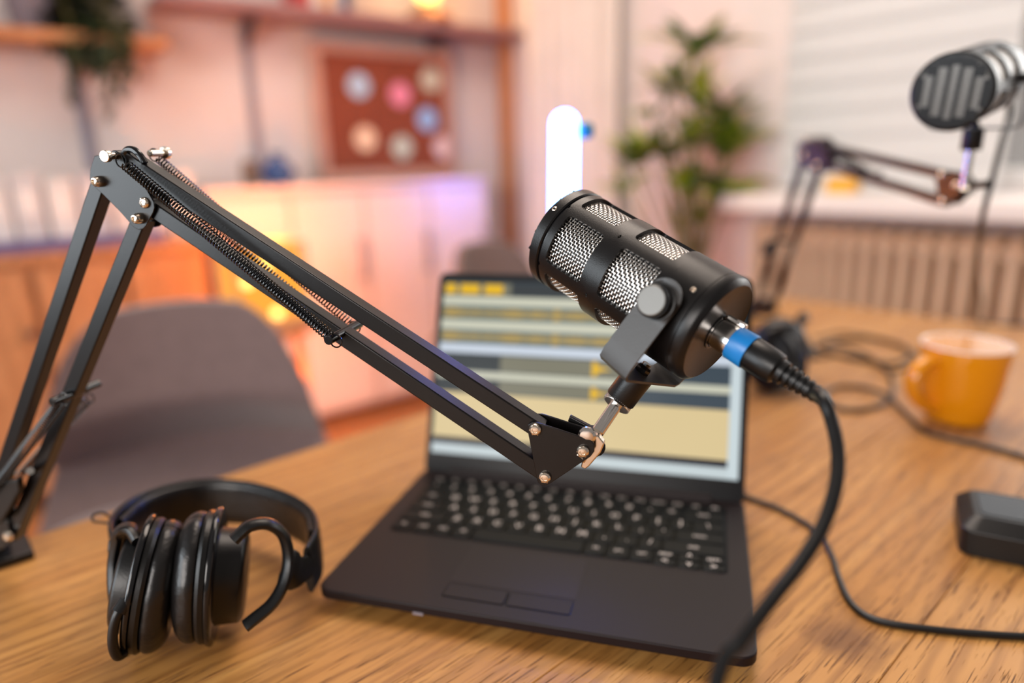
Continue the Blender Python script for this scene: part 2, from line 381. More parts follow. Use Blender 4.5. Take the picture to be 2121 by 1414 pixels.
# white cabinets under the pinboard (wall A)
CD = 2.61; cz = 1.0
qc0 = float(onp(448, 600, na, CD) @ ua); qc1 = float(onp(1010, 450, na, CD) @ ua)
nn_ = 4; cw = (qc1 - qc0) / nn_
for i in range(nn_):
    q = qc0 + cw * (i + .5)
    cab = thing('storage_cabinet', ['white cupboard leftmost under the pinboard, lit orange by the lantern', 'white cupboard second from the left under the pinboard',
        'white cupboard third from the left under the pinboard, below its right edge', 'white cupboard nearest the room corner, tinted blue'][i], 'cabinet', na * CD + ua * q, group='white cupboards under the pinboard')
    link('body', G().box(na * (CD + .20) + ua * q + Z * (cz / 2 + .017), (cw - .004, .36, cz - .086), (ua, na, Z)), M['cab'], cab, bevel=.003)
    link('top_panel', G().box(na * (CD + .19) + ua * q + Z * (cz - .012), (cw, .39, .024), (ua, na, Z)), M['cab'], cab, bevel=.003)
    link('plinth', G().box(na * (CD + .21) + ua * q + Z * .03, (cw - .004, .34, .06), (ua, na, Z)), M['wood_dark'], cab)
    d = link('door', G().box(na * (CD + .01) + ua * q + Z * (cz / 2 + .02), (cw - .014, .02, cz - .13), (ua, na, Z)), M['cab'], cab, bevel=.003)
    link('handle', G().tube([na * (CD - .0) + ua * (q + cw * .38) + Z * .78, na * (CD - .03) + ua * (q + cw * .38) + Z * .78, na * (CD - .03) + ua * (q + cw * .38) + Z * .62, na * CD + ua * (q + cw * .38) + Z * .62], .007, 8), M['track'], d)
# wooden sideboard further left
SD = 2.50; sz = .84
qs1 = float(onp(440, 600, na, SD) @ ua); qs0 = float(onp(-160, 600, na, SD) @ ua); qm = (qs0 + qs1) / 2; sw = qs1 - qs0
side = thing('sideboard', 'low oak sideboard against the wall behind the grey chair', 'sideboard', na * SD + ua * qm)
link('body', G().box(na * (SD + .24) + ua * qm + Z * (sz / 2 + .02), (sw - .02, .44, sz - .10), (ua, na, Z)), M['oak_side'], side, bevel=.003)
link('top_panel', G().box(na * (SD + .23) + ua * qm + Z * (sz - .015), (sw, .47, .03), (ua, na, Z)), M['oak_side'], side, bevel=.003)
for i in range(3):
    q = qs0 + sw * (i + .5) / 3
    d = link('door', G().box(na * (SD + .01) + ua * q + Z * (sz / 2 + .02), (sw / 3 - .02, .02, sz - .14), (ua, na, Z)), M['oak_side'], side, bevel=.003)
    link('handle', G().cyl(na * (SD - .015) + ua * (q + sw * .13) + Z * .60, na * SD + ua * (q + sw * .13) + Z * .60, .012, 12), M['bracket'], d)
for q in (qs0 + .05, qs1 - .05):
    link('leg', G().box(na * (SD + .24) + ua * q + Z * .035, (.05, .40, .07), (ua, na, Z)), M['bracket'], side)
# white folders standing in a row on the sideboard
cols = [(.62, .60, .60), (.55, .53, .54), (.66, .64, .63), (.52, .50, .53), (.62, .58, .57), (.50, .49, .52), (.64, .62, .62)]
names = ['leftmost', 'second', 'third', 'fourth', 'fifth', 'sixth', 'rightmost']
qf = float(onp(-10, 450, na, SD + .2) @ ua)
for i in range(7):
    m = mat('folder_card', cols[i], .7, var=.05, vscale=8)
    c = na * (SD + .22) + ua * (qf + i * .088) + Z * sz
    t = thing('binder', f'pale grey upright folder, {names[i]} of the row on the sideboard', 'folder', c, group='pale folders on the sideboard')
    h = .225 + .012 * math.sin(i * 2.1)
    link('cover', G().box(c + Z * (h / 2), (.078, .24, h), (ua, na, Z)), m, t, bevel=.004)
    link('spine_label', G().box(c + Z * (h * .62) - na * .121, (.045, .003, .08), (ua, na, Z)), M['sill'], t)
# dark blue tray in front of them
c = na * (SD + .05) + ua * (qf + .20) + Z * sz
t = link('document_tray', G().box(c + Z * .006, (.48, .09, .012), (ua, na, Z)).box(c + Z * .022 - na * .042, (.48, .006, .035), (ua, na, Z)).box(c + Z * .022 + ua * .237, (.006, .09, .035), (ua, na, Z)).box(c + Z * .022 - ua * .237, (.006, .09, .035), (ua, na, Z)), mat('indigo_tray', (.12, .10, .24), .5, var=.1), org=c, bevel=.001)
tag(t, 'indigo tray lying in front of the pale folders on the sideboard', 'tray')

# wall shelves
def shelf(name, label, px0, px1, zc, th, mt, tracks, dpt=.22):
    a0 = float(onp(px0, 100, na, DA - dpt) @ ua); a1 = min(float(onp(px1, 100, na, DA - dpt) @ ua), ca - .02)
    qm = (a0 + a1) / 2; t = thing(name, label, 'shelf', na * (DA - dpt / 2) + ua * qm + Z * zc)
    link('board', G().box(na * (DA - dpt / 2 - .004) + ua * qm + Z * zc, (a1 - a0, dpt, th), (ua, na, Z)), mt, t, bevel=.003)
    for (px, z0, z1) in tracks:
        q = float(onp(px, 200, na, DA) @ ua)
        link('track', G().box(na * (DA - .008) + ua * q + Z * (z0 + z1) / 2, (.035, .012, z1 - z0), (ua, na, Z)), M['track'], t)
        link('bracket', G().prism([na * (DA - .012) + ua * (q - .01) + Z * (zc - th / 2), na * (DA - dpt * .8) + ua * (q - .01) + Z * (zc - th / 2), na * (DA - .012) + ua * (q - .01) + Z * (zc - th / 2 - .10)], ua * .02), M['bracket'], t)
    return t
shelf('wall_shelf', 'long mauve wall shelf above the pinboard', 345, 1100, 1.655, .035, M['shelf_mauve'], [(520, 1.01, 1.62), (893, 1.60, 1.64)])
shelf('wall_shelf', 'short pine wall shelf holding the trailing plant', -200, 352, 1.500, .035, M['pine'], [(165, 1.06, 1.48)])
# pinboard standing on the cabinets
BD = 2.93; bn = na
p0 = onp(655, 230, bn, BD); p1 = onp(938, 230, bn, BD); b0, b1 = float(p0 @ ua), float(p1 @ ua)
zt_ = float(onp(655, 84, bn, BD)[2]); zb_ = cz + .006; zc = (zt_ + zb_) / 2; bm_ = (b0 + b1) / 2; bw = b1 - b0; bh = zt_ - zb_
pb = thing('pinboard', 'rust coloured pinboard in a pale wooden frame standing on the cupboards', 'pinboard', na * BD + ua * bm_ + Z * zb_)
link('cork_panel', G().box(na * (BD + .012) + ua * bm_ + Z * zc, (bw - .06, .012, bh - .06), (ua, na, Z)), M['cork'], pb)
for (dq, dz, sx_, sz_) in ((0, bh / 2 - .02, bw, .04), (0, -bh / 2 + .02, bw, .04), (-bw / 2 + .02, 0, .04, bh - .08), (bw / 2 - .02, 0, .04, bh - .08)):
    link('frame_bar', G().box(na * (BD + .008) + ua * (bm_ + dq) + Z * (zc + dz), (sx_, .024, sz_), (ua, na, Z)), M['frame'], pb, bevel=.003)
notes = [(743, 177, (.42, .55, .68), 'pale blue round note at the top left of the pinboard'), (829, 196, (.80, .25, .36), 'pink round note at the top middle of the pinboard'),
 (892, 165, (.55, .52, .40), 'pale olive round note at the top right of the pinboard'), (885, 247, (.30, .48, .75), 'mid blue round note below the olive one on the pinboard'),
 (757, 287, (.85, .58, .38), 'cream orange round note at the bottom left of the pinboard'), (833, 305, (.52, .55, .44), 'pale mint round note at the bottom middle of the pinboard'),
 (918, 305, (.78, .58, .56), 'whitish pink round note at the bottom right of the pinboard')]
for (x, y, c, l) in notes:
    p = onp(x, y, na, BD + .0052)
    o = link('paper_note', G().lathe([(.052, 0), (.052, .0012)], p, -na, 24), mat('note_paper', c, .8, var=.05), org=p); tag(o, l, 'note', 'round paper notes on the pinboard')
# shelf lamp (upper shelf)
p = onp(890, 60, na, DA - .13); c = A(p[0], p[1], 1.6725)
lamp = thing('shelf_lamp', 'glowing lamp with a domed wooden base on the long wall shelf', 'lamp', c)
link('base', G().lathe([(.11, 0), (.108, .014), (.092, .040), (.055, .062), (.02, .068), (.0, .068)], c, Z, 32), M['wood_dark'], lamp)
link('socket', G().cyl(c + Z * .066, c + Z * .088, .018, 16), M['bracket'], lamp)
link('bulb', G().lathe([(.0, .085), (.025, .088), (.05, .11), (.06, .145), (.05, .18), (.02, .205), (0, .208)], c, Z, 24), M['bulb_soft'], lamp)
point('shelf_lamp_light', tuple(c + Z * .145 - na * .10), 5.0, (1, .50, .16), .05)
# books on the long shelf
q = float(onp(604, 20, na, DA - .12) @ ua)
for (w_, h, col, l) in ((.05, .23, (.50, .02, .02), 'red book standing on the long shelf'), (.045, .21, (.75, .62, .55), 'cream book beside the red book on the long shelf'),
        (.035, .24, (.70, .28, .06), 'orange book on the long shelf, third from the left'), (.04, .20, (.66, .55, .50), 'beige book between the orange and navy books on the long shelf'), (.04, .22, (.02, .03, .12), 'navy book on the long shelf nearest the lamp')):
    c = na * (DA - .11) + ua * (q + w_ / 2) + Z * 1.6725
    t = thing('book', l, 'book', c, group='books on the long shelf')
    link('cover', G().box(c + Z * h / 2 - ua * (w_ / 2 - .0015), (.003, .16, h), (ua, na, Z)).box(c + Z * h / 2 + ua * (w_ / 2 - .0025), (.003, .16, h), (ua, na, Z)).box(c + Z * h / 2 - na * .08, (w_ - .002, .003, h), (ua, na, Z)), mat('book_cover', col, .5), t)
    link('pages', G().box(c + Z * h / 2 + na * .002, (w_ - .008, .15, h - .008), (ua, na, Z)), M['sill'], t)
    q += w_ + .004
# blue vase and brown jar on the cupboards
p = onp(578, 365, na, 2.80); c = A(p[0], p[1], cz)
t = link('vase', G().lathe([(.03, 0), (.05, .012), (.066, .045), (.055, .075), (.026, .10), (.022, .115), (.03, .125), (.026, .125), (.018, .112), (.02, .09), (.045, .06), (0, .02)], c, Z, 28), M['blue_vase'], org=c); tag(t, 'round dark blue vase on the cupboard left of the pinboard', 'vase')
p = onp(520, 365, na, 2.84); c = A(p[0], p[1], cz)
t = link('jar', G().lathe([(.03, 0), (.034, .01), (.034, .08), (.026, .09), (.026, .10), (.02, .10), (.02, .09), (.028, .08), (.028, .015), (0, .012)], c, Z, 24), M['brown_jar'], org=c); tag(t, 'small brown jar beside the blue vase on the cupboard', 'jar')

# trailing plant on the short shelf
p = onp(75, 50, na, DA - .12); c = A(p[0], p[1], 1.5175)
pot = thing('trailing_plant', 'dark trailing plant in a grey pot on the short wall shelf', 'plant', c)
link('pot', G().lathe([(.055, 0), (.07, .03), (.085, .13), (.092, .135), (.092, .15), (.082, .15), (.075, .12), (0, .12)], c, Z, 28), M['pot'], pot)
random.seed(3)
g = G()
pc = onp(178, 42, na, DA - .16)
def leafq(g, p, d, l, w_, up=A(0, 0, 1)):
    d = unit(d); s = unit(np.cross(d, up) + 1e-6); nrm = np.cross(s, d)
    g.add([p, p + d * l * .35 + s * w_ - nrm * l * .05, p + d * l * .75 + s * w_ * .7, p + d * l - nrm * l * .08, p + d * l * .75 - s * w_ * .7, p + d * l * .35 - s * w_ - nrm * l * .05], [(0, 1, 2, 3), (0, 3, 4, 5)])
for i in range(900):
    v = unit(A(random.gauss(0, 1), random.gauss(0, 1), random.gauss(0, 1))); r_ = .13 * random.random() ** .4
    q_ = pc + ua * v[0] * r_ * 1.05 + na * v[1] * r_ * .5 + Z * (v[2] * r_ * .95)
    if q_ @ na > DA - .02: continue
    leafq(g, q_, A(v[0], v[1], v[2] - .5), random.uniform(.035, .065), .017)
for (x, y0, y1, wob) in ((250, 60, 200, 10), (225, 80, 250, 6), (148, 90, 210, 5), (265, 60, 150, 12), (205, 100, 160, 6), (175, 90, 130, 5)):
    for k in range(int((y1 - y0) / 3)):
        q_ = onp(x + random.uniform(-wob, wob), y0 + k * 3, na, DA - .26); leafq(g, q_, A(random.gauss(0, 1), random.gauss(0, .4), -1), random.uniform(.025, .04), .010)
link('foliage', g, M['ivy'], pot, kind='stuff', smooth=0)
g = G()
for (x, y1) in ((250, 200), (225, 250), (148, 210), (265, 150)):
    g.tube(bez([c + Z * .14, (c + Z * .2 + onp(x, 40, na, DA - .24)) / 2 + Z * .05, onp(x, 60, na, DA - .26), onp(x + 3, y1, na, DA - .26)], 6), .0018, 5)
link('stem', g, M['stem'], pot, kind='stuff')

# orange lantern on a little stool
lc = W(545, 600, 2.12); st_top = float(onz(545, 672, 0)[2]) ; lc = A(lc[0], lc[1], 0)
zb = float(W(545, 668, 2.12)[2]); zt2 = float(W(500, 500, 2.12)[2])
stl = thing('stool', 'small wooden stool under the orange lantern', 'stool', lc)
link('seat', G().lathe([(.15, 0), (.155, .008), (.155, .022), (.15, .03)], lc + Z * (zb - .03), Z, 32), M['pine'], stl)
for k in range(4):
    t = math.pi / 4 + k * math.pi / 2; d = A(math.cos(t), math.sin(t), 0)
    link('leg', G().cyl(lc + d * .12, lc + d * .09 + Z * (zb - .03), .013, 12), M['pine'], stl)
lan = thing('lantern', 'square orange lantern lamp glowing behind the grey chair', 'lamp', lc + Z * zb)
hh = zt2 - zb; s = .105
link('shade', G().box(lc + Z * (zb + hh / 2 + .004), (2 * s - .01, 2 * s - .01, hh - .02), (ua, na, Z)), M['lantern'], lan, bevel=.012)
for i in (-1, 1):
    for j in (-1, 1): link('corner_post', G().box(lc + ua * s * i + na * s * j + Z * (zb + hh / 2), (.008, .008, hh), (ua, na, Z)), M['frame'], lan)
link('rim', G().box(lc + Z * (zb + .005), (2 * s + .01, 2 * s + .01, .01), (ua, na, Z)), M['frame'], lan)
link('rim', G().box(lc + Z * (zb + hh - .003), (2 * s + .01, 2 * s + .01, .01), (ua, na, Z)), M['frame'], lan)
for (x, y) in ((547, 552), (512, 585), (575, 648)):
    q_ = W(x, y, 1.98); link('bulb', G().lathe([(0, -.016), (.012, -.011), (.016, 0), (.012, .011), (0, .016)], q_, Z, 16), M['bulb'], lan)
point('lantern_light', tuple(W(565, 510, 2.20)), 21, (1, .24, .02), .10)
point('blue_accent_light', tuple(W(1000, 380, 2.85)), 2.6, (.10, .16, 1), .05)
point('orange_floor_fill', tuple(W(700, 800, 2.25)), 9, (1, .30, .05), .06)  # extra bare lamp added to brighten the floor strip in orange

# ------------------------------------------------------------------ chairs
def make_chair(label, loc, rz, wd, ht, group='mauve upholstered chairs'):
    """local frame: x width, y towards the table (front), z up"""
    t = thing('upholstered_chair', label, 'chair', loc, group=group, local=True, rz=rz)
    rows = []; zb_, zt_ = .40, ht; nz, nx = 26, 19
    def pt(u, v, off):   # u -1..1 across, v 0..1 up
        wv = wd / 2 * (1.12 - .34 * v)
        cx = u * wv; cz_ = zb_ + (zt_ - zb_) * v
        cy = -.20 - .09 * v + .075 * abs(u) ** 2.2 + off
        cy -= .55 * (min(.56, max(v, .30)) * -1 + .56) if v > .30 else .143 * (v / .30)
        return A(cx, cy, cz_)
    def outline(u, v):   # round the top corners
        r = .34
        if v > 1 - r and abs(u) > 1 - r * 1.35:
            a_ = (abs(u) - (1 - r * 1.35)) / (r * 1.35); lim = 1 - r + r * math.sqrt(max(0, 1 - a_ * a_)); return min(v, lim)
        return v
    for k in range(nz + 1):
        v = k / nz; row = []
        for i in range(nx + 1):
            u = -1 + 2 * i / nx; row.append((u, outline(u, v)))
        rows.append(row)
    F_ = [[pt(u, v, 0) + A(0, 0, .02 * (1 - u * u) * v) for (u, v) in r_] for r_ in rows]
    B_ = [[pt(u, v, -.035) + A(0, 0, .02 * (1 - u * u) * v) for (u, v) in r_] for r_ in rows]
    g = G().grid(F_).grid([r_[::-1] for r_ in B_])
    n_ = nx + 1; base = 0; off = len(F_) * n_
    def F0(k, i): return k * n_ + i
    def B0(k, i): return off + k * n_ + (nx - i)
    for k in range(nz):
        g.f.append((F0(k, 0), F0(k + 1, 0), B0(k + 1, 0), B0(k, 0))); g.f.append((F0(k, nx), B0(k, nx), B0(k + 1, nx), F0(k + 1, nx)))
    for i in range(nx):
        g.f.append((F0(nz, i), F0(nz, i + 1), B0(nz, i + 1), B0(nz, i))); g.f.append((F0(0, i), B0(0, i), B0(0, i + 1), F0(0, i + 1)))
    link('backrest', g, M['chair'], t, smooth=60, bevel=.008, seg=3)
    gs = G(); ring = [(math.cos(a_) * abs(math.cos(a_)) ** -.35 if abs(math.cos(a_)) > 1e-3 else 0, math.sin(a_) * abs(math.sin(a_)) ** -.35 if abs(math.sin(a_)) > 1e-3 else 0) for a_ in np.linspace(0, 2 * math.pi, 33)[:-1]]
    gs.prism([A(x * wd * .52, y * .215 + .02, .415) for x, y in ring], (0, 0, .07))
    link('seat', gs, M['chair'], t, bevel=.02, seg=3)
    for (x, y) in ((-.17, .18), (.17, .18), (-.17, -.17), (.17, -.17)):
        link('leg', G().cyl(A(x * 1.15, y * 1.15, 0), A(x, y, .42), .012, 12, .016), M['chair_leg'], t)
    return t
az = lambda d: math.atan2(d[1], d[0])
cpos = A(-.61, 1.195, 0); ca_ = make_chair('mauve grey upholstered chair behind the black headphones', cpos, 0, .49, .805)
ca_.rotation_euler[2] = math.radians(180 + 20); 
ca_.location = cpos + A(-math.sin(math.radians(20)), math.cos(math.radians(20)), 0) * -.20
c2 = make_chair('mauve chair whose back just shows above the laptop screen', W(1125, 520, 1.98) * A(1, 1, 0), 0, .38, .80)
c2.rotation_euler[2] = math.radians(180 + 40)
c2.location[2] = 0

# ------------------------------------------------------------------ table
TA = math.radians(42.0); tx = A(math.cos(TA), math.sin(TA), 0); ty = A(-math.sin(TA), math.cos(TA), 0)
table = thing('table', 'long oak plank table carrying the laptop and microphones', 'table', (0, 0, 0), local=True, rz=TA)
X0, X1, Y1 = -.47, 1.534, .733; pw = .1536
for i in range(6):
    yc = Y1 - pw * (i + .5)
    ob = link('plank', G().box((0, 0, 0), (X1 - X0, pw - .0004, .03)), M['oak'], table, bevel=.0006, seg=1)
    ob.location = ((X0 + X1) / 2, yc, TH - .015)
Y0 = Y1 - pw * 6
link('apron', G().box(((X0 + X1) / 2, Y1 - .08, TH - .065), (X1 - X0 - .2, .02, .07)).box(((X0 + X1) / 2, Y0 + .08, TH - .065), (X1 - X0 - .2, .02, .07)), M['oak_side'], table)
for x in (X0 + .09, X1 - .09):
    for y in (Y0 + .09, Y1 - .09): link('leg', G().tube([A(x, y, 0), A(x, y, TH - .03)], [.026, .036], 20), M['oak_side'], table)

# ------------------------------------------------------------------ laptop
LY = -0.28465; la = A(math.cos(LY), math.sin(LY), 0); lb = A(-math.sin(LY), math.cos(LY), 0)
L0 = A(-0.156, 0.4573, TH); LW, LD = .320, .2172; LT = .34604 + .01
LT = 0.35604
lap = thing('laptop', 'open dark laptop showing audio tracks on its screen', 'laptop', L0 + la * LW / 2 + lb * LD / 2)
def LP(u, v, z=0): return L0 + la * u + lb * v + Z * z
def rrect(x0, x1, y0, y1, r, n=6):
    out = []
    for (cx, cy, a0) in ((x1 - r, y1 - r, 0), (x0 + r, y1 - r, 90), (x0 + r, y0 + r, 180), (x1 - r, y0 + r, 270)):
        for k in range(n + 1):
            t = math.radians(a0 + 90 * k / n); out.append((cx + r * math.cos(t), cy + r * math.sin(t)))
    return out
link('base', G().prism([LP(u, v, .0170) for u, v in rrect(0, LW, 0, LD, .011)], Z * -.0078), M['laptop'], lap, bevel=.0012, seg=3)
link('underside', G().prism([LP(u, v, .0035) for u, v in rrect(.012, LW - .012, .014, LD - .004, .010)], Z * .0062), M['laptop'], lap, bevel=.001)
for (u, v) in ((.03, .02), (.29, .02), (.03, .195), (.29, .195)): link('foot', G().cyl(LP(u, v, 0), LP(u, v, .004), .007, 16), M['rubber'], lap)
kz = .0170
KU0, KU1, KV0, KV1 = .0165, .3035, .093, .1985
def toL(px, py, z=TH + .017): p = onz(px, py, z) - L0; return float(p @ la), float(p @ lb)
link('keyboard_deck', G().prism([LP(u, v, kz - .0005) for u, v in rrect(KU0, KU1, KV0 - .0005, KV1, .003)], Z * .0007), M['bezel'], lap)
# key rows, back to front
rowsK = [
 [('esc', 1.0)] + [('F%d' % i, 1.0) for i in range(1, 13)] + [('home', 1), ('end', 1), ('ins', 1), ('del', 1)],
 [('`', 1)] + [(c, 1) for c in '1234567890-='] + [('back', 1.9)],
 [('tab', 1.45)] + [(c, 1) for c in 'QWERTYUIOP[]'] + [('\\', 1.45)],
 [('caps', 1.75)] + [(c, 1) for c in "ASDFGHJKL;'"] + [('enter', 2.15)],
 [('shift', 2.25)] + [(c, 1) for c in 'ZXCVBNM,./'] + [('shift', 2.65)],
 [('fn', 1), ('ctrl', 1), ('win', 1), ('alt', 1), ('', 5.2), ('alt', 1), ('prt', 1), ('ctrl', 1)],
]
def textmesh(body, size):
    cu_ = bpy.data.curves.new('t', 'FONT'); cu_.body = body; cu_.size = size; cu_.align_x = 'CENTER'; cu_.align_y = 'CENTER'; cu_.resolution_u = 2
    o = bpy.data.objects.new('t', cu_); C.objects.link(o); dg = bpy.context.evaluated_depsgraph_get(); me = bpy.data.meshes.new_from_object(o.evaluated_get(dg))
    bpy.data.objects.remove(o); bpy.data.curves.remove(cu_); return me
lrot = LY
rh = [.0115, .0185, .0185, .0185, .0185, .0185]; vtop = KV1 - .001
def key(u0, u1, v0, v1, txt):
    gp_ = .0011
    P = rrect(u0 + gp_, u1 - gp_, v0 + gp_, v1 - gp_, .0016, 2); Q = rrect(u0 + gp_ + .0007, u1 - gp_ - .0007, v0 + gp_ + .0007, v1 - gp_ - .0007, .0014, 2)
    n_ = len(P); g = G().add([LP(u, v, kz) for u, v in P] + [LP(u, v, kz + .0016) for u, v in Q], [(i, (i + 1) % n_, (i + 1) % n_ + n_, i + n_) for i in range(n_)] + [tuple(range(n_, 2 * n_))])
    k = link('key', g, M['key'], lap, smooth=30)
    if txt:
        big = len(txt) == 1
        me = textmesh(txt, .0098 if big else .0052); me.materials.append(M['legend'])
        l = bpy.data.objects.new('legend', me); C.objects.link(l); l.parent = k
        p = LP((u0 + u1) / 2 if big else u0 + (u1 - u0) * .5, (v0 + v1) / 2 + .001, kz + .00175) - ORG[k.name]
        l.location = p; l.rotation_euler = (0, 0, lrot)
for r_, row in enumerate(rowsK):
    tot = sum(w_ for _, w_ in row) if r_ != 5 else 15.2 - .0
    if r_ == 5: unitw = (KU1 - KU0 - .003) / 15.2
    else: unitw = (KU1 - KU0 - .003) / tot
    u = KU0 + .0015; v1 = vtop; v0 = vtop - rh[r_]; vtop = v0
    for (t_, w_) in row:
        key(u, u + w_ * unitw, v0, v1, t_); u += w_ * unitw
    if r_ == 5:
        half = (v1 - v0) / 2 + .0012; aw = (KU1 - .0015 - u) / 3
        for k_, (tt, tb) in enumerate((('pgup', '<'), ('^', 'v'), ('pgdn', '>'))):
            key(u + k_ * aw, u + (k_ + 1) * aw, v1 - half, v1, tt); key(u + k_ * aw, u + (k_ + 1) * aw, v1 - 2 * half, v1 - half, tb)
# touchpad and its two buttons
tl, tr_ = toL(968, 1135), toL(1215, 1178); bl_, br_ = toL(922, 1238), toL(1190, 1283)
tu0, tu1 = .0975, .1955
link('touchpad', G().prism([LP(u, v, .0168) for u, v in rrect(tu0, tu1, .033, .086, .002)], Z * .0004), mat('touchpad_surface', (.0125, .0072, .0085), .42, 0, spec=.25), lap)
for (a_, b_) in ((tu0, (tu0 + tu1) / 2 - .0003), ((tu0 + tu1) / 2 + .0003, tu1)):
    bo = link('touchpad_button', G().prism([LP(u, v, .0169) for u, v in rrect(a_, b_, .014, .031, .0025)], Z * .0002), M['bezel'], lap)
    link('button_face', G().prism([LP(u, v, .0170) for u, v in rrect(a_ + .0011, b_ - .0011, .0151, .0299, .0016)], Z * .0005), M['laptop'], bo)
link('latch_notch', G().box(LP(.085, -.0002, .010), (.008, .0008, .002), (la, lb, Z)), M['track'], lap)
link('hinge', G().cyl(LP(.03, LD - .004, .016), LP(.29, LD - .004, .016), .0055, 16), M['laptop'], lap)
# lid
ld = lb * math.sin(LT) + Z * math.cos(LT); ln_ = lb * math.cos(LT) - Z * math.sin(LT)  # ln_: to the back of the lid
LB = LP(0, LD - .004, .017); LH = .2107
def LS(u, h, o=0): return LB + la * u + ld * h + ln_ * o
link('lid', G().prism([LS(u, h, 0) for u, h in rrect(0, LW, -.0035, LH, .008)], ln_ * .0055), M['laptop'], lap, bevel=.001)
link('bezel', G().prism([LS(u, h, -.0008) for u, h in rrect(.002, LW - .002, -.001, LH - .002, .006)], ln_ * .001), M['bezel'], lap)
SU0, SU1, SH0, SH1 = .0065, LW - .0065, .0195, LH - .0075
def toS(px, py):
    P0 = LS(0, 0, -.001); r = ray(px, py); t = ((P0 - EYE) @ ln_) / (r @ ln_); p = EYE + r * t - P0; return float(p @ la), float(p @ ld)
quads = []
def sq(u0, u1, h0, h1, col, z): quads.append((u0, u1, h0, h1, col, z))
def lin(r, g_, b): return tuple(((c / 255) / 12.92 if c / 255 <= .04045 else ((c / 255 + .055) / 1.055) ** 2.4) for c in (r, g_, b))
hy = lambda y: toS(925, y)[1]
DK, GR, CR, WH, YL, SL = lin(30, 40, 48), lin(118, 125, 112), lin(205, 205, 185), lin(205, 215, 228), lin(235, 185, 25), lin(62, 76, 84)
sq(SU0, SU1, SH0, SH1, SL, 0)
sq(SU0, SU1, hy(583), SH1, DK, 1)
ur = SU1 - .010
def us(x): return toS(x, 700)[0]
sq(SU0, SU0 + .075, hy(610), hy(585), lin(120, 118, 100), 1)
for (a_, b_) in ((.002, .014), (.019, .040), (.046, .066)): sq(SU0 + a_, SU0 + b_, hy(607), hy(587), YL, 2)
sq(SU0 + .075, ur, hy(610), hy(585), lin(50, 56, 60), 1)
sq(SU0, ur, hy(631), hy(612), CR, 1)
for (ya, yb) in ((633, 658), (682, 706)):
    sq(SU0, ur, hy(yb), hy(ya), lin(104, 118, 112), 1)
    random.seed(5); u = SU0 + .002; ym = (hy(ya) + hy(yb)) / 2; hh = (hy(ya) - hy(yb)) / 2
    while u < ur - .004:
        a_ = .25 + .4 * abs(math.sin(u * 95) * math.sin(u * 41 + 1)) + .12 * random.random()
        if .128 < u < .134 or .196 < u < .206: a_ = .95
        sq(u, u + .0018, ym - hh * a_, ym + hh * a_, lin(196, 160, 72), 2); u += .0026
sq(SU0, ur, hy(680), hy(660), CR, 1)
sq(SU0, SU1, hy(728), hy(709), WH, 1)
ud = us(1040)
for (ya, yb) in ((731, 763), (782, 808)):
    sq(SU0, ud, hy(yb), hy(ya), lin(48, 56, 60), 1); sq(ud, us(1300), hy(yb), hy(ya), lin(124, 122, 104), 1); sq(us(1300), ur, hy(yb), hy(ya), lin(66, 78, 88), 1)
    ym = (hy(ya) + hy(yb)) / 2; hh = (hy(ya) - hy(yb)) / 2; ux = us(1230)
    for k in range(16): sq(ux + k * .0011, ux + (k + 1) * .0011, ym - hh * (math.exp(-k * .17) if k > 3 else .85 + .05 * k), ym + hh * (math.exp(-k * .17) if k > 3 else .85 + .05 * k), YL, 2)
sq(SU0, ur, hy(780), hy(765), CR, 1)
sq(SU0, ur, hy(903), hy(810), lin(222, 200, 150), 1)
sq(SU0, ur, hy(917), hy(903), lin(36, 36, 46), 1)
sq(SU0, SU1, SH0, hy(917), lin(200, 212, 215), 1)
sq(ur, SU1, SH0, hy(660), lin(205, 218, 222), 2)
me = bpy.data.meshes.new('screen'); vs, fs, cl = [], [], []
for (u0, u1, h0, h1, col, z) in quads:
    k = len(vs); oz = -.00095 - .00005 * z
    vs += [tuple(LS(*q_, oz) - ORG[lap.name]) for q_ in ((u0, h0), (u1, h0), (u1, h1), (u0, h1))]; fs.append((k, k + 1, k + 2, k + 3)); cl.append(col)
me.from_pydata(vs, [], fs); ca2 = me.color_attributes.new('picture', 'FLOAT_COLOR', 'CORNER')
for i, p in enumerate(me.polygons):
    for li in p.loop_indices: ca2.data[li].color = (*cl[i], 1)
me.materials.append(M['screen']); so = bpy.data.objects.new('screen', me); C.objects.link(so); so.parent = lap

# ------------------------------------------------------------------ boom arms
def barbox(g, a, b, n, w_=.0102, ext=.004):
    t = unit(b - a); m_ = np.cross(t, n); c = (a + b) / 2; g.box(c, (np.linalg.norm(b - a) + 2 * ext, w_, w_), (t, m_, n))
def helix(g, a, b, R, wr, coils, seg=10, squash=None):
    t = unit(b - a); u = unit(np.cross(t, A(.3, .2, .9))); v = np.cross(t, u); N_ = coils * seg; pts = []
    for i in range(N_ + 1):
        s_ = i / N_; ph = 2 * math.pi * coils * s_; pts.append(a + (b - a) * s_ + (u * math.cos(ph) + v * math.sin(ph)) * R)
    g.tube(pts, wr, 5)
def bolt(p, n, r, h, parent, hexa=True):
    g = G().lathe([(r * 1.05, 0), (r * 1.05, h * .3), (r * .95, h * .65), (r * .70, h * .96), (r * .48, h), (r * .42, h * .9), (r * .40, h * .5), (0, h * .5)], p, n, 20)
    if hexa: g.lathe([(r * .98, 0), (r * .98, h * .7), (r * .8, h * .78)], p, n, 6)
    return link('bolt', g, M['nickel'], parent)
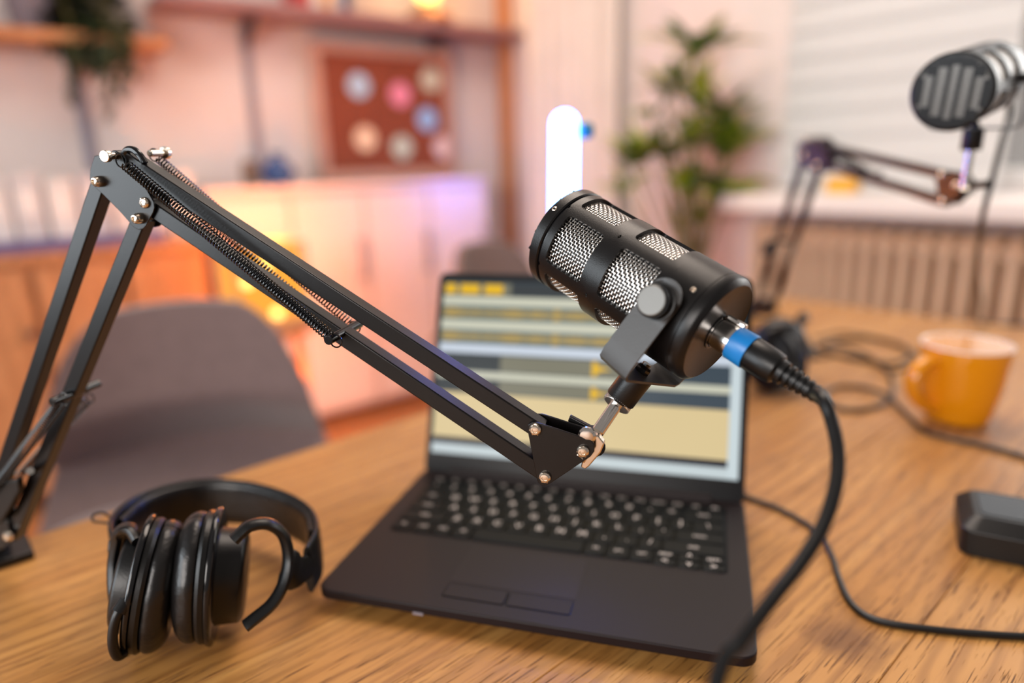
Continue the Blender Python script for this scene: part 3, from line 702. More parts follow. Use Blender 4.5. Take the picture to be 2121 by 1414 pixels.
def make_arm(label, d):
    P = [W(*q_) for q_ in d['plane']]
    n = unit(np.cross(P[1] - P[0], P[2] - P[0]))
    if n @ (EYE - P[1]) < 0: n = -n
    P0 = P[1]
    def Mp(px, py, off=0.0):
        q_ = P0 + n * off; r = ray(px, py); return EYE + r * (((q_ - EYE) @ n) / (r @ n))
    hb = .0051
    def mid(px, py): return Mp(px, py, hb) - n * hb
    root = thing('boom_arm', label, 'microphone arm', d['root'])
    for (a, b) in d['bars']:
        g = G(); barbox(g, mid(*a), mid(*b), n); link('bar', g, M['black_arm'], root, bevel=.0008, seg=2)
    for poly in d['plates']:
        for side in (1, -1):
            pts = [Mp(x, y, .0075) - n * .0075 for x, y in poly]
            o_ = n * (.0062 if side > 0 else -.0074)
            link('hinge_plate', G().prism([p + o_ for p in pts], n * .0012), M['black_arm'], root, bevel=.0004)
    for (x, y, r_, h) in d['bolts']:
        c = Mp(x, y, .0075 + h * .6) - n * (.0075 + h * .6)
        bolt(c + n * .0075, n, r_, h, root); bolt(c - n * .0075, -n, r_, h * .6, root)
        link('spacer', G().cyl(c - n * .0073, c + n * .0073, r_ * .7, 12), M['black_arm'], root)
    for (x, y, h0, h1, r_, mt) in d['posts']:
        c = Mp(x, y, 0); link('spring_post', G().cyl(c + n * h0, c + n * h1, r_, 16), M[mt], root, bevel=.0004)
    for (a, ao, b, bo, R_, coils) in d['springs']:
        g = G(); pa, pb_ = Mp(*a, ao), Mp(*b, bo); helix(g, pa, pb_, R_ * 1.08, .00050, coils)
        t = unit(pb_ - pa)
        for (e_, s_) in ((pa, -1), (pb_, 1)):
            ring = [e_ + t * s_ * .0045 + (t * math.cos(q_) + unit(np.cross(t, n)) * math.sin(q_)) * .0040 for q_ in np.linspace(0, 2 * math.pi, 17)[:-1]]
            g.tube(ring, .0005, 5, closed=True)
        link('spring', g, M['black_gloss'], root)
    return root, n, Mp
arm1 = dict(root=tuple(onz(5, 1150, TH)),
    plane=[(20, 1108, .565), (282, 452, .445), (1207, 935, .408)],
    bars=[((200, 385), (-38, 1090)), ((284, 460), (22, 1108)), ((262, 334), (1108, 889)), ((300, 425), (1128, 984))],
    plates=[[(195, 323), (186, 350), (185, 372), (194, 386), (212, 402), (246, 436), (276, 470), (286, 476), (296, 474), (302, 468), (317, 440), (320, 430), (318, 418), (298, 383), (262, 348), (250, 318), (238, 312)],
            [(1092, 889), (1093, 880), (1101, 875), (1112, 875), (1138, 883), (1223, 911), (1231, 920), (1231, 935), (1223, 946), (1140, 1001), (1128, 1006), (1118, 1003), (1112, 995), (1103, 946)]],
    bolts=[(199, 376, .0034, .0055), (282, 453, .0034, .0055), (297, 420, .0034, .0022), (1108, 891, .0036, .0028), (1207, 936, .0036, .0028), (1128, 990, .0036, .0028)],
    posts=[(257, 322, -.0075, .0075, .0034, 'black_arm'), (257, 322, .0078, .0125, .0022, 'nickel'), (257, 322, .0125, .0158, .0037, 'nickel'), (290, 318, -.0200, -.0078, .0022, 'nickel'), (290, 318, -.0235, -.0200, .0040, 'nickel'), (714, 686, -.020, .0205, .0030, 'black_gloss'), (158, 812, -.020, .0205, .0032, 'black_gloss')],
    springs=[((262, 342), .0125, (684, 696), .0165, .0031, 78), ((290, 344), -.0095, (700, 684), -.0125, .0027, 70), ((330, 330), -.0185, (724, 668), -.0165, .0025, 76),
             ((126, 832), .0155, (-10, 1010), .0155, .0034, 46), ((180, 830), -.0155, (40, 985), -.0155, .0030, 40)])
boom, n1, Mp1 = make_arm('black spring boom arm clamped at the left, carrying the large microphone', arm1)
# elbow cap hooks
g = G()
for off in (-.004, .004):
    g.tube(bez([Mp1(252, 330, off), Mp1(262, 312, off), Mp1(276, 310, off), Mp1(290, 322, off), Mp1(300, 338, off)], 5), .0022, 8)
link('hook_cap', g, M['black_gloss'], boom)
# upper end of the top bar: locking tab near the wrist, wing nut, chrome tilt bolt
link('wing_nut', G().prism([Mp1(x, y, -.010) for x, y in ((1180, 862), (1176, 872), (1180, 880), (1215, 892), (1248, 902), (1240, 886), (1222, 884))], -n1 * .004)
     .cyl(Mp1(1212, 905, -.009), Mp1(1212, 905, -.022), .0045, 16), M['black_plastic'], boom, bevel=.0006)
link('tilt_bolt', G().lathe([(.0050, 0), (.0053, .001), (.0053, .0025), (.004, .0040), (0, .0046)], Mp1(1217, 899, .0030), n1, 24), M['chrome'], boom)
link('tilt_knob', G().cyl(Mp1(1234, 925, -.010), Mp1(1234, 925, -.024), .006, 16), M['black_plastic'], boom, bevel=.0008)
link('tab', G().prism([Mp1(x, y, -.004) for x, y in ((1076, 842), (1112, 862), (1130, 872), (1132, 880), (1112, 876), (1074, 850))], -n1 * .003), M['black_arm'], boom)

def clamp(root, jp, n, px_dir, zt=TH):
    """swivel bracket, post and screw clamp under joint jp, hooked over the table's far edge"""
    s = np.cross(Z, unit(A(n[0], n[1], 0)))
    b = A(jp[0], jp[1], zt)
    edge = Y1 - float(b @ ty)                     # distance to the table edge along ty
    b = b + ty * (edge - .022) if edge > .022 or edge < .018 else b
    top = A(b[0], b[1], zt)
    link('clamp', G().box(top + Z * .004 - ty * .0, (.045, .050, .008), (tx, ty, Z)).box(top + ty * .029 - Z * .028, (.045, .008, .072), (tx, ty, Z)).box(top - Z * .060, (.045, .050, .008), (tx, ty, Z)), M['black_plastic'], root, bevel=.0015)
    link('clamp_screw', G().cyl(top - Z * .095, top - Z * .031, .004, 12).cyl(top - Z * .034, top - Z * .0305, .011, 16), M['chrome'], root)
    link('screw_handle', G().cyl(top - Z * .092 - tx * .025, top - Z * .092 + tx * .025, .0035, 10), M['black_plastic'], root)
    link('swivel_post', G().tube([top + Z * .008, top + Z * .03, A(jp[0], jp[1], zt + .05) * .5 + (top + Z * .03) * .5], [.009, .008, .007], 16), M['black_metal'], root)
    return top
j1 = (Mp1(-38, 1090, 0) + Mp1(22, 1108, 0)) / 2
clamp(boom, j1, n1, 0)
pts = [Mp1(x, y, 0) for x, y in ((-62, 1075), (-20, 1030), (35, 1075), (40, 1112), (20, 1128), (-40, 1125))]
link('base_bracket', G().prism([p + n1 * .0062 for p in pts], n1 * .0014).prism([p - n1 * .0076 for p in pts], n1 * .0014).prism([p + (np.mean(pts, 0) - p) * .45 - n1 * .006 for p in pts], n1 * .012), M['black_plastic'], boom, bevel=.0005)
for (x, y) in ((20, 1108), (-38, 1090)): bolt(Mp1(x, y, .0076), n1, .0040, .004, boom)
link('lever', G().prism([Mp1(x, y, .009) for x, y in ((0, 1000), (48, 985), (52, 1010), (30, 1050), (10, 1080), (-10, 1060))], n1 * .005), M['black_plastic'], boom, bevel=.001)
link('lever_screw', G().cyl(Mp1(62, 975, -.006), Mp1(62, 975, .014), .0028, 14), M['chrome'], boom)

# ------------------------------------------------------------------ microphone (local frame: +Z from front grille to cable end, origin at front)
MF = W(1172, 491, .452); MR = W(1479, 683, .388); ma = unit(MR - MF); R = .0335
e_ = cdir(*unit(np.cross(A(*[ma @ RT, ma @ UP, ma @ FWD]), A(0, 0, 1.)))); e_ = unit(e_ - (e_ @ ma) * ma)
g_ = None
acam = A(ma @ RT, ma @ UP, ma @ FWD); ec = unit(np.cross(acam, A(0, 0, 1.))); gc = np.cross(acam, ec)
e_, g_ = cdir(*ec), cdir(*gc)
def make_mic(label, phi0, phik, phiy):
    """angles in degrees about the axis: first window centre, knob side, yoke foot"""
    t = thing('microphone', label, 'microphone', local=True)
    P = lambda s_, ph, r: A(math.cos(ph) * r, math.sin(ph) * r, s_)
    body = G(); D = math.radians
    def lz(prof, n=120): body.lathe([(r, h) for r, h in prof], (0, 0, 0), (0, 0, 1), n, xd=(1, 0, 0))
    # solid ends
    fr = G().lathe([(0, -.0005), (.0318, -.0005), (.0338, .0008), (.0338, .0068), (.0330, .0076)], (0, 0, 0), (0, 0, 1), 96)
    link('front_ring', fr, M['black_metal'], t, smooth=30)
    link('groove', G().lathe([(.0322, .0070), (.0322, .0100)], (0, 0, 0), (0, 0, 1), 96), M['black_gloss'], t)
    rows = [(.0094, .0145, .0440, .0510), (.0510, .0580, .0872, .0925)]
    half = D(28.6); cell = D(36)
    for (sa, s0, s1, sb) in rows:
        for k in range(5):
            pc_ = D(phi0) + k * 2 * cell; cs = (s0 + s1) / 2
            hw, hh, rr = half * R, (s1 - s0) / 2, .0028
            loop = []
            for (cx, cy, a0) in ((hw - rr, hh - rr, 0), (-hw + rr, hh - rr, 90), (-hw + rr, -hh + rr, 180), (hw - rr, -hh + rr, 270)):
                for q_ in range(7):
                    tt = D(a0 + 15 * q_); loop.append((cx + rr * math.cos(tt), cy + rr * math.sin(tt)))
            # densify straight sides so they follow the cylinder
            dl = []
            for i in range(len(loop)):
                a, b = np.array(loop[i]), np.array(loop[(i + 1) % len(loop)]); mseg = max(1, int(np.linalg.norm(b - a) / .0018))
                for q_ in range(mseg): dl.append(a + (b - a) * q_ / mseg)
            top, bot = sb - cs, sa - cs; cwid = cell * R; outl = []
            for p in dl:   # push each loop point out to the cell border along the nearest border direction
                x, y = p; kx = cwid / abs(x) if abs(x) > 1e-9 else 1e9; ky = (top if y > 0 else -bot) / abs(y) if abs(y) > 1e-9 else 1e9
                fx = abs(x) / hw; fy = abs(y) / hh
                if abs(fx - fy) < .0: pass
                if fx >= fy: q2 = (math.copysign(cwid, x), y * ((top if y > 0 else -bot) / hh) * min(1, 1) if True else y)
                else: q2 = (x * cwid / hw, top if y > 0 else bot)
                outl.append(np.array(q2))
            nL = len(dl); rings = []
            for f in (0, .5, 1.0):
                rings.append([P(cs + (d_ * (1 - f) + o2 * f)[1], pc_ + (d_ * (1 - f) + o2 * f)[0] / R, R) for d_, o2 in zip(dl, outl)])
            inner = [P(cs + d_[1], pc_ + d_[0] / R, R - .0024) for d_ in dl]
            rings = [inner] + rings; vs = [p for r_ in rings for p in r_]
            body.add(vs, [(i * nL + j, i * nL + (j + 1) % nL, (i + 1) * nL + (j + 1) % nL, (i + 1) * nL + j) for i in range(len(rings) - 1) for j in range(nL)])
    lz([(R, .0925), (R, .1136), (R - .0003, .1138), (R, .1141), (R, .1190), (R - .0008, .1205), (.0302, .1225), (.0295, .1222), (.012, .1215), (0, .1215)])
    body.lathe([(R - .0024, .0094), (R, .0094)], (0, 0, 0), (0, 0, 1), 120)
    link('housing', body, M['black_metal'], t, smooth=30)
    link('core', G().lathe([(0, .006), (.0275, .006), (.0275, .092), (0, .092)], (0, 0, 0), (0, 0, 1), 64), M['black_plastic'], t)
    # woven steel mesh
    g = G(); rm = .0306; na_, pitch = 98, .00188; s0, s1 = .0118, .0905; nc = int((s1 - s0) / pitch)
    for i in range(na_):
        ph = 2 * math.pi * i / na_
        g.tube([P(s0 + j * pitch / 2, ph, rm + .00036 * math.sin(math.pi * (j / 2 + i + .5)) if True else rm) for j in range(2 * nc + 1)], .00032, 4, caps=False, upv=P(0, ph, 1))
    for j in range(nc):
        s_ = s0 + j * pitch
        g.tube([P(s_, 2 * math.pi * (i / 2) / na_, rm - .00036 * math.sin(math.pi * (i / 2 + j + .5))) for i in range(2 * na_)], .00032, 4, closed=True, upv=A(0, 0, 1))
    link('grille_mesh', g, M['steel_mesh'], t, kind='stuff', smooth=60, label='woven silver wire mesh')
    # front plate with five slots and mesh behind
    fp = G().lathe([(.0318, -.0005), (.0318, -.0012), (.0300, -.0016), (.0300, -.0005)], (0, 0, 0), (0, 0, 1), 64)
    bars_x = [-.0264, -.0156, -.0052, .0052, .0156, .0264]
    xs = [(-.030, -.0232), (-.0162, -.0132), (-.0062, -.0032), (.0032, .0062), (.0132, .0162), (.0232, .030)]
    for (xa, xb) in xs:
        y_ = math.sqrt(max(0, .030 ** 2 - max(abs(xa), abs(xb)) ** 2)); y2 = math.sqrt(max(0, .030 ** 2 - min(abs(xa), abs(xb)) ** 2))
        y_ = max(y_, .004)
        fp.box(((xa + xb) / 2, 0, -.0012), (xb - xa, (y_ + y2), .0010))
    for sgn in (-1, 1):
        for (xa, xb, ym) in ((-.0232, -.0162, .013), (-.0132, -.0062, .0205), (-.0032, .0032, .023), (.0062, .0132, .0205), (.0162, .0232, .013)):
            ye = math.sqrt(.0305 ** 2 - (abs(xa + xb) / 2) ** 2); fp.box(((xa + xb) / 2, sgn * (ym + ye) / 2, -.0012), (xb - xa, ye - ym, .0010))
    link('front_plate', fp, M['black_plastic'], t)
    g = G()
    for i in range(-15, 16):
        x = i * .0018; y = math.sqrt(.029 ** 2 - x * x); g.tube([A(x, -y, -.0006), A(x, y, -.0006)], .0004, 4, caps=False); g.tube([A(-y, x, -.0007), A(y, x, -.0007)], .0004, 4, caps=False)
    link('front_mesh', g, mat('front_mesh_steel', (.30, .28, .26), .35, 1), t, kind='stuff', label='silver wire mesh behind the slots')
    # screws
    for (s_, ph) in ((.0028, 97.3), (.1085, 99.4), (.1085, 99.4 - 120), (.0028, 97.3 - 120)):
        ph = D(ph + phi0 - 72); p = P(s_, ph, R - .0003); nn = P(0, ph, 1)
        link('screw', G().lathe([(.0017, 0), (.0017, .0006), (.0012, .0010), (.0006, .0004), (0, .0004)], p, nn, 16), M['nickel'], t)
    # socket for the plug
    link('socket', G().lathe([(.0108, .1212), (.0108, .1222), (.0096, .1222), (.0096, .119)], (0, 0, 0), (0, 0, 1), 40), M['black_gloss'], t)
    # yoke: frame k (knob axis), y (towards the stand)
    k_ = A(math.cos(D(phik)), math.sin(D(phik)), 0); yv = MIC_Y if phiy is None else phiy
    yv = unit(yv - (yv @ k_) * k_); av = np.cross(yv, k_)
    c = A(0, 0, MIC_S); hwid = .0105; ya = .046; kx = .0405
    pr = []
    prof = [(kx, -.004)] + [(kx, y_) for y_ in (.01, .02, .03, .038)] + [(kx - .0016, .0435), (kx - .006, ya)] + [(-kx + .006, ya), (-kx + .0016, .0435)] + [(-kx, y_) for y_ in (.038, .03, .02, .01, -.004)]
    g = G(); th = .0016; rows_ = []
    for i, (x, y_) in enumerate(prof):
        a = np.array(prof[max(0, i - 1)]); b = np.array(prof[min(len(prof) - 1, i + 1)]); tn = (b - a) / np.linalg.norm(b - a); nr = np.array([-tn[1], tn[0]])
        wv = hwid
        o = c + k_ * x + yv * y_; i2 = c + k_ * (x - nr[0] * -th) + yv * (y_ + nr[1] * th)
        rows_.append([o - av * wv, o + av * wv, i2 + av * wv, i2 - av * wv, o - av * wv])
    g.grid(rows_)
    for sgn in (1, -1):   # rounded ends around the knobs
        ring = [c + k_ * kx * sgn + (av * math.cos(q_) + yv * -math.sin(q_)) * hwid - yv * .004 for q_ in np.linspace(0, math.pi, 13)]
        g.prism(ring, -k_ * sgn * th)
    link('yoke', g, mat('yoke_metal', (.05, .048, .047), .42, .35, bump=.1, bscale=900), t, smooth=40)
    for sgn in (1, -1):
        p = c + k_ * sgn * kx
        kb = link('knob', G().lathe([(.0098, 0), (.0098, .0012), (.0088, .0014), (.0088, .0085), (.0080, .0092)], p, k_ * sgn, 40), M['black_plastic'], t)
        link('knob_face', G().lathe([(.0080, .0088), (.0080, .0095), (.0076, .0098), (0, .0098)], p, k_ * sgn, 40), M['knob_grey'], kb, label='flat grey knob face')
        link('knob_ribs', sum_ribs(p, k_ * sgn), M['black_plastic'], kb)
        link('pivot', G().cyl(c + k_ * sgn * .031, c + k_ * sgn * kx, .005, 16), M['black_plastic'], t)
    link('yoke_screw', G().lathe([(.0048, 0), (.0048, .003), (.0036, .0045), (0, .0045)], c + yv * (ya - .0017), -yv, 8).cyl(c + yv * (ya - .008), c + yv * (ya - .002), .0028, 8), M['black_gloss'], t)
    link('thread_socket', G().lathe([(.0085, ya), (.0095, ya + .0012), (.0095, ya + .0195), (.0088, ya + .0205), (0, ya + .0205)], c, yv, 40), M['black_metal'], t)
    return t
def sum_ribs(p, ax):
    g = G(); ax = unit(ax); u = unit(np.cross(ax, A(.1, .2, .97))); v = np.cross(ax, u)
    for i in range(36):
        q_ = 2 * math.pi * i / 36; d_ = u * math.cos(q_) + v * math.sin(q_); g.box(p + ax * .005 + d_ * .0089, (.0006, .0007, .0068), (d_, np.cross(ax, d_), ax))
    return g
MIC_S = .100
# knob direction and yoke direction in the microphone's own frame
e_l = lambda v: A(v @ e_, v @ g_, v @ ma)
kdir = unit(cdir(-.579, .095, -.81)); kang = 73.5
kcam = cdir(*(ec * math.cos(math.radians(kang)) + gc * math.sin(math.radians(kang))))
Apt = MF + ma * MIC_S
al = math.radians(-6)
wv_ = cdir(*np.cross(acam, A(kcam @ RT, kcam @ UP, kcam @ FWD)))
yw = -wv_ * math.cos(al) + ma * math.sin(al)
MIC_Y = e_l(yw)
mic = make_mic('large black microphone with silver mesh windows, in focus over the laptop', 72.3, kang, None)
mic.matrix_world = Matrix([[e_[i], g_[i], ma[i], MF[i]] for i in range(3)] + [[0, 0, 0, 1]])
# rod of the boom arm up to the microphone's socket
rodtop = Apt + yw * (.046 + .0205); rb = Mp1(1215, 927, 0)
rd = unit(rodtop - rb)
link('rod', G().cyl(rb + rd * .012, rodtop - rd * .001, .0040, 32), M['chrome'], boom)
link('fork_end', G().prism([Mp1(x, y, .0035) for x, y in ((1226, 900), (1240, 903), (1252, 918), (1244, 938), (1220, 966), (1212, 972), (1203, 968), (1205, 955))], -n1 * .005), M['nickel'], boom, bevel=.0008)
link('rod_neck', G().tube([rb - rd * .008, rb + rd * .004, rb + rd * .012], [.0045, .0040, .0041], 12, sx=.8), M['nickel'], boom)
g = G().lathe([(.0080, 0), (.0084, .0005), (.0084, .0040), (.0080, .0045)], rodtop - rd * .0045, rd, 48)
u_ = unit(np.cross(rd, Z)); v_ = np.cross(rd, u_)
for i in range(40):
    q_ = 2 * math.pi * i / 40; d_ = u_ * math.cos(q_) + v_ * math.sin(q_); g.box(rodtop - rd * .00225 + d_ * .0085, (.0006, .0006, .0038), (d_, np.cross(rd, d_), rd))
link('knurled_nut', g, mat('knurled_steel', (.85, .82, .78), .32, 1), boom)

# ------------------------------------------------------------------ XLR cable of the large microphone
PR = MF + ma * .1225
cab = thing('microphone_cable', 'thick black cable with a blue ringed plug from the large microphone', 'cable', tuple(PR))
cax = ma
link('plug_shell', G().lathe([(.0088, -.002), (.0090, .0), (.0090, .0148), (0, .0148)], PR, cax, 48), M['chrome'], cab, label='chrome plug shell')
link('release_latch', G().box(PR + cax * .006 + unit(cdir(.35, .75, -.2) - (cdir(.35, .75, -.2) @ cax) * cax) * .0105, (.012, .005, .003), (cax, np.cross(cax, unit(cdir(.35, .75, -.2) - (cdir(.35, .75, -.2) @ cax) * cax)), unit(cdir(.35, .75, -.2) - (cdir(.35, .75, -.2) @ cax) * cax))), M['chrome'], cab, bevel=.0008)
link('colour_ring', G().lathe([(.0092, .0100), (.0099, .0104), (.0102, .0208), (.0100, .0213), (.0092, .0213)], PR, cax, 48), M['blue_ring'], cab, label='bright blue ring')
link('grip', G().lathe([(.0090, .0205), (.0096, .0218), (.0093, .034), (.0086, .0385), (.0068, .0392), (.0066, .042)], PR, cax, 12), M['black_plastic'], cab, bevel=.0006)
tip = PR + cax * .039
g = G()
for i in range(6):
    a_ = .0405 + i * .0038; r_ = .0068 - i * .0004
    g.lathe([(r_ * .8, a_), (r_, a_ + .0005), (r_ * .98, a_ + .0022), (r_ * .8, a_ + .0027)], PR, cax, 20)
g.cyl(PR + cax * .040, PR + cax * .065, .0048, 16, .0042)
link('strain_relief', g, M['rubber'], cab)
path = bez([PR + cax * .060] + [W(1703, 822, .330), W(1722, 870, .322), W(1735, 935, .314), W(1731, 1005, .305), W(1706, 1085, .296), W(1662, 1160, .288), W(1600, 1240, .280), W(1537, 1325, .273), W(1482, 1420, .267), A(.045, .165, TH + .070), A(-.01, .110, TH + .022), A(-.09, .075, TH + .0035), A(-.20, .07, TH + .0033), A(-.33, .10, TH + .0033)], 12)
link('cord', G().tube(path, .0032, 16), M['rubber'], cab)

# ------------------------------------------------------------------ second microphone and arm
arm2 = dict(root=tuple(onz(1590, 660, TH)),
    plane=[(1575, 620, 1.36), (1683, 300, 1.10), (1965, 390, .78)],
    bars=[((1660, 325), (1560, 635)), ((1690, 345), (1592, 640)), ((1690, 300), (1948, 362)), ((1700, 340), (1950, 418))],
    plates=[[(1650, 300), (1672, 284), (1700, 286), (1716, 305), (1712, 350), (1692, 360), (1650, 335)], [(1936, 366), (1948, 354), (1985, 362), (1994, 378), (1990, 398), (1962, 424), (1944, 424)]],
    bolts=[(1664, 322, .0034, .004), (1690, 342, .0034, .004), (1948, 362, .0036, .004), (1950, 416, .0036, .004), (1978, 384, .0036, .004)],
    posts=[(1688, 292, -.02, .02, .0032, 'nickel'), (1800, 362, -.018, .018, .003, 'black_gloss'), (1614, 500, -.018, .018, .0032, 'black_gloss')],
    springs=[((1700, 305), .014, (1790, 358), .014, .003, 46), ((1710, 300), -.014, (1800, 356), -.014, .003, 46), ((1608, 510), .014, (1572, 600), .014, .003, 30)])
boom2, n2, Mp2 = make_arm('distant black boom arm at the right, carrying the smaller looking microphone', arm2)
link('cable_clip', G().cyl(Mp2(2000, 386, 0), Mp2(2048, 380, 0), .004, 12), M['black_plastic'], boom2)
j2 = (Mp2(1560, 635, 0) + Mp2(1592, 640, 0)) / 2
link('knob', G().lathe([(.011, 0), (.012, .002), (.012, .014), (.009, .018), (0, .018)], Mp2(1600, 515, .006), n2, 20), M['black_plastic'], boom2)
clamp(boom2, j2, n2, 0)
pts = [Mp2(x, y, 0) for x, y in ((1548, 640), (1560, 618), (1592, 618), (1604, 640), (1596, 655), (1556, 655))]
link('base_bracket', G().prism([p - n2 * .008 for p in pts], n2 * .016), M['black_plastic'], boom2, bevel=.001)
M2F = W(1971, 191, .605); M2R = W(2047, 160, .680); m2a = unit(M2R - M2F); A2 = M2F + m2a * MIC_S
rb2 = W(1998, 386, .70); yd = rb2 - (M2F + m2a * MIC_S); yd = unit(yd - (yd @ m2a) * m2a)
mic2 = dup(mic); mic2['label'] = 'round black microphone seen from its slotted front, at the upper right'
for ch in mic2.children:
    if ch.name.split('.')[0] in ('front_plate', 'front_mesh'): ch.rotation_euler[2] = math.radians(78)
# rotate the microphone's frame so its yoke points down to the rod
ym = unit(MIC_Y - A(0, 0, MIC_Y[2])); th_ = math.atan2(ym[1], ym[0])
X2 = yd * math.cos(-th_) + np.cross(m2a, yd) * math.sin(-th_); Yl = np.cross(m2a, X2)
mic2.matrix_world = Matrix([[X2[i], Yl[i], m2a[i], M2F[i]] for i in range(3)] + [[0, 0, 0, 1]])
sck = A2 + (X2 * MIC_Y[0] + Yl * MIC_Y[1] + m2a * MIC_Y[2]) * .0665
link('rod', G().cyl(rb2, sck, .0040, 20), M['chrome'], boom2); link('rod_neck', G().cyl(Mp2(1982, 386, 0), rb2, .0040, 12), M['nickel'], boom2)
P2R = M2F + m2a * .1225
cb2 = thing('microphone_cable', 'thin dark cable hanging from the distant microphone', 'cable', tuple(P2R))
link('plug', G().lathe([(.0095, 0), (.0098, .018), (.0096, .034), (.006, .038), (.0045, .05)], P2R, m2a, 24), M['black_plastic'], cb2)
hang = [P2R + m2a * .05, P2R + m2a * .075 + A(0, 0, -.01), W(2090, 230, .80), W(2072, 300, .78), W(2052, 385, .77), W(2035, 450, .80), W(2024, 540, .95), W(2030, 620, 1.12)]
e3 = onz(2033, 668, TH + .004); hang += [e3, e3 + A(.06, -.03, 0), e3 + A(.12, -.10, 0), e3 + A(.15, -.20, 0)]
link('cord', G().tube(bez(hang, 10), .0030, 10), M['rubber'], cb2)

# ------------------------------------------------------------------ headphones (own frame: x across the cups, y towards the headband, z up)
def ellathe(g, prof, c, ax, rz_, ry_, n=48, wr=0):
    """lathe around ax with vertical/depth radii scale; prof = (scale, offset)"""
    ax = unit(ax); yv = A(0, 1, 0); zv = unit(np.cross(ax, yv)); yv = np.cross(zv, ax); rows = []
    if zv[2] < 0: zv = -zv
    for (s_, o) in prof:
        row = []
        for k in range(n + 1):
            t = 2 * math.pi * k / n; rr = 1 + (wr * math.sin(k * 7.3) if wr else 0)
            row.append(np.asarray(c) + ax * o + (zv * math.cos(t) * rz_ + yv * math.sin(t) * ry_) * s_ * rr)
        rows.append(row)
    g.grid(rows); return g
def make_headphones(label):
    t = thing('headphones', label, 'headphones', local=True, group='black headphones on the table')
    HZ, HY = .0495, .041
    for (side, cx, tilt) in ((-1, -.0225, 15), (1, .0085, 9)):
        th = math.radians(tilt); ax = A(math.cos(th), 0, -math.sin(th)) * side     # outward axis
        zc_ = HZ * math.cos(th) + .0022
        c = A(cx, 0, zc_)
        hd0 = .0225 if side < 0 else .029
        cupo = link('ear_cup', ellathe(G(), [(0, hd0), (.60, hd0), (.66, hd0 - .0015), (.68, hd0 - .003), (.70, .013), (.72, .0105)], c, ax, HZ, HY), M['black_plastic'], t)
        link('flange', ellathe(G(), [(.5, .0115), (.93, .0115), (.985, .0105), (1.0, .009), (.985, .0070), (.90, .0066)], c, ax, HZ, HY), M['black_gloss'], t, smooth=50)
        link('gasket', ellathe(G(), [(.9, .0068), (.95, .0062), (.96, .003), (.93, .0008), (.80, .0003)], c, ax, HZ, HY), M['black_plastic'], t)
        pad = [(.40, -.001), (.42, -.009), (.50, -.0135), (.64, -.0155), (.78, -.0140), (.90, -.0100), (.955, -.0045), (.93, .0005), (.80, .0015)]
        link('ear_pad', ellathe(G(), pad, c, ax, HZ, HY, 72, .008), M['leather'], t, smooth=70, sub=1)
        link('driver_cloth', ellathe(G(), [(.42, -.002), (0, -.003)], c, ax, HZ, HY), M['rubber'], t)
    # headband: ribbon standing on edge
    def ribbon(pts, half, th_in, th_out, name, m_, tiltz=0.0):
        P_ = bez(pts, 8); rows_ = []
        for i, p in enumerate(P_):
            a, b = P_[max(0, i - 1)], P_[min(len(P_) - 1, i + 1)]; tn = unit(b - a); nr = unit(np.cross(tn, Z)); up_ = np.cross(nr, tn)
            hf = half if not callable(half) else half(i / (len(P_) - 1)); row = []
            for q_ in np.linspace(0, 2 * math.pi, 21):
                cx_, sy_ = math.cos(q_), math.sin(q_)
                cx_ = math.copysign(abs(cx_) ** .8, cx_); sy_ = math.copysign(abs(sy_) ** .6, sy_)
                row.append(p + nr * (th_out * cx_ if cx_ > 0 else th_in * cx_) + up_ * hf * sy_)
            rows_.append(row)
        g = G().grid(rows_); g.f.append(tuple(range(20))); k = len(rows_) * 21 - 21; g.f.append(tuple(range(k + 19, k - 1, -1)))
        return link(name, g, m_, t, smooth=60)
    ribbon(HB, lambda s_: .019 + .003 * math.sin(math.pi * s_), .0025, .0035, 'headband', M['black_plastic'])
    inner = [HBC + (p - HBC) * .945 for p in HB[1:-1]]
    ribbon(inner, lambda s_: .016 + .003 * math.sin(math.pi * s_), .0045, .0035, 'headband_pad', M['leather'])
    for (pts, nm) in ((YR, 'yoke'), (YL_, 'yoke')):
        g = G().tube(bez(pts, 8), .0066, 10, sx=.60, upv=A(.25, -.9, .2)); link(nm, g, M['black_plastic'], t, smooth=50)
    link('slider', G().tube(bez(SLR, 6), [.014, .0142, .0142, .0138, .0134, .013, .012, .0115, .011, .0105, .010, .0095, .009][:len(bez(SLR, 6))], 8, sx=.28, upv=A(0, 0, 1)), M['black_plastic'], t, bevel=.001)
    link('slider', G().tube(bez(SLL, 6), .0125, 8, sx=.28, upv=A(0, 0, 1)), M['black_plastic'], t, bevel=.001)
    link('cable_stub', G().tube(bez(CS, 6), [.0042] * 7 + [.0032] * 60 if False else .0031, 12).cyl(CS[0], CS[1], .0047, 12), M['rubber'], t)
    link('wire_loop', G().tube(bez(WL, 6), .0010, 6), M['rubber'], t)
    return t
HO = onz(402, 1368, TH); HA = math.radians(14); hx = A(math.cos(HA), math.sin(HA), 0); hy_ = A(-math.sin(HA), math.cos(HA), 0)
def HL(px, py, d): p = W(px, py, d) - HO; return A(p @ hx, p @ hy_, p[2])
HO = HO + hy_ * .022
HB = [HL(245, 1165, .500), HL(240, 1115, .535), HL(300, 1068, .575), HL(400, 1040, .605), HL(500, 1040, .610), HL(590, 1062, .590), HL(648, 1098, .560), HL(660, 1140, .525), HL(640, 1180, .500)]
HBC = (HB[1] + HB[-2]) / 2; HBC = (HBC + HB[4]) / 2
HBC[2] = np.mean([p[2] for p in HB])
YR = [HL(484, 1118, .450), HL(498, 1104, .452), HL(520, 1088, .455), HL(555, 1085, .460), HL(585, 1106, .468), HL(597, 1150, .472), HL(590, 1200, .468), HL(565, 1248, .460), HL(522, 1285, .452), HL(508, 1296, .450)]
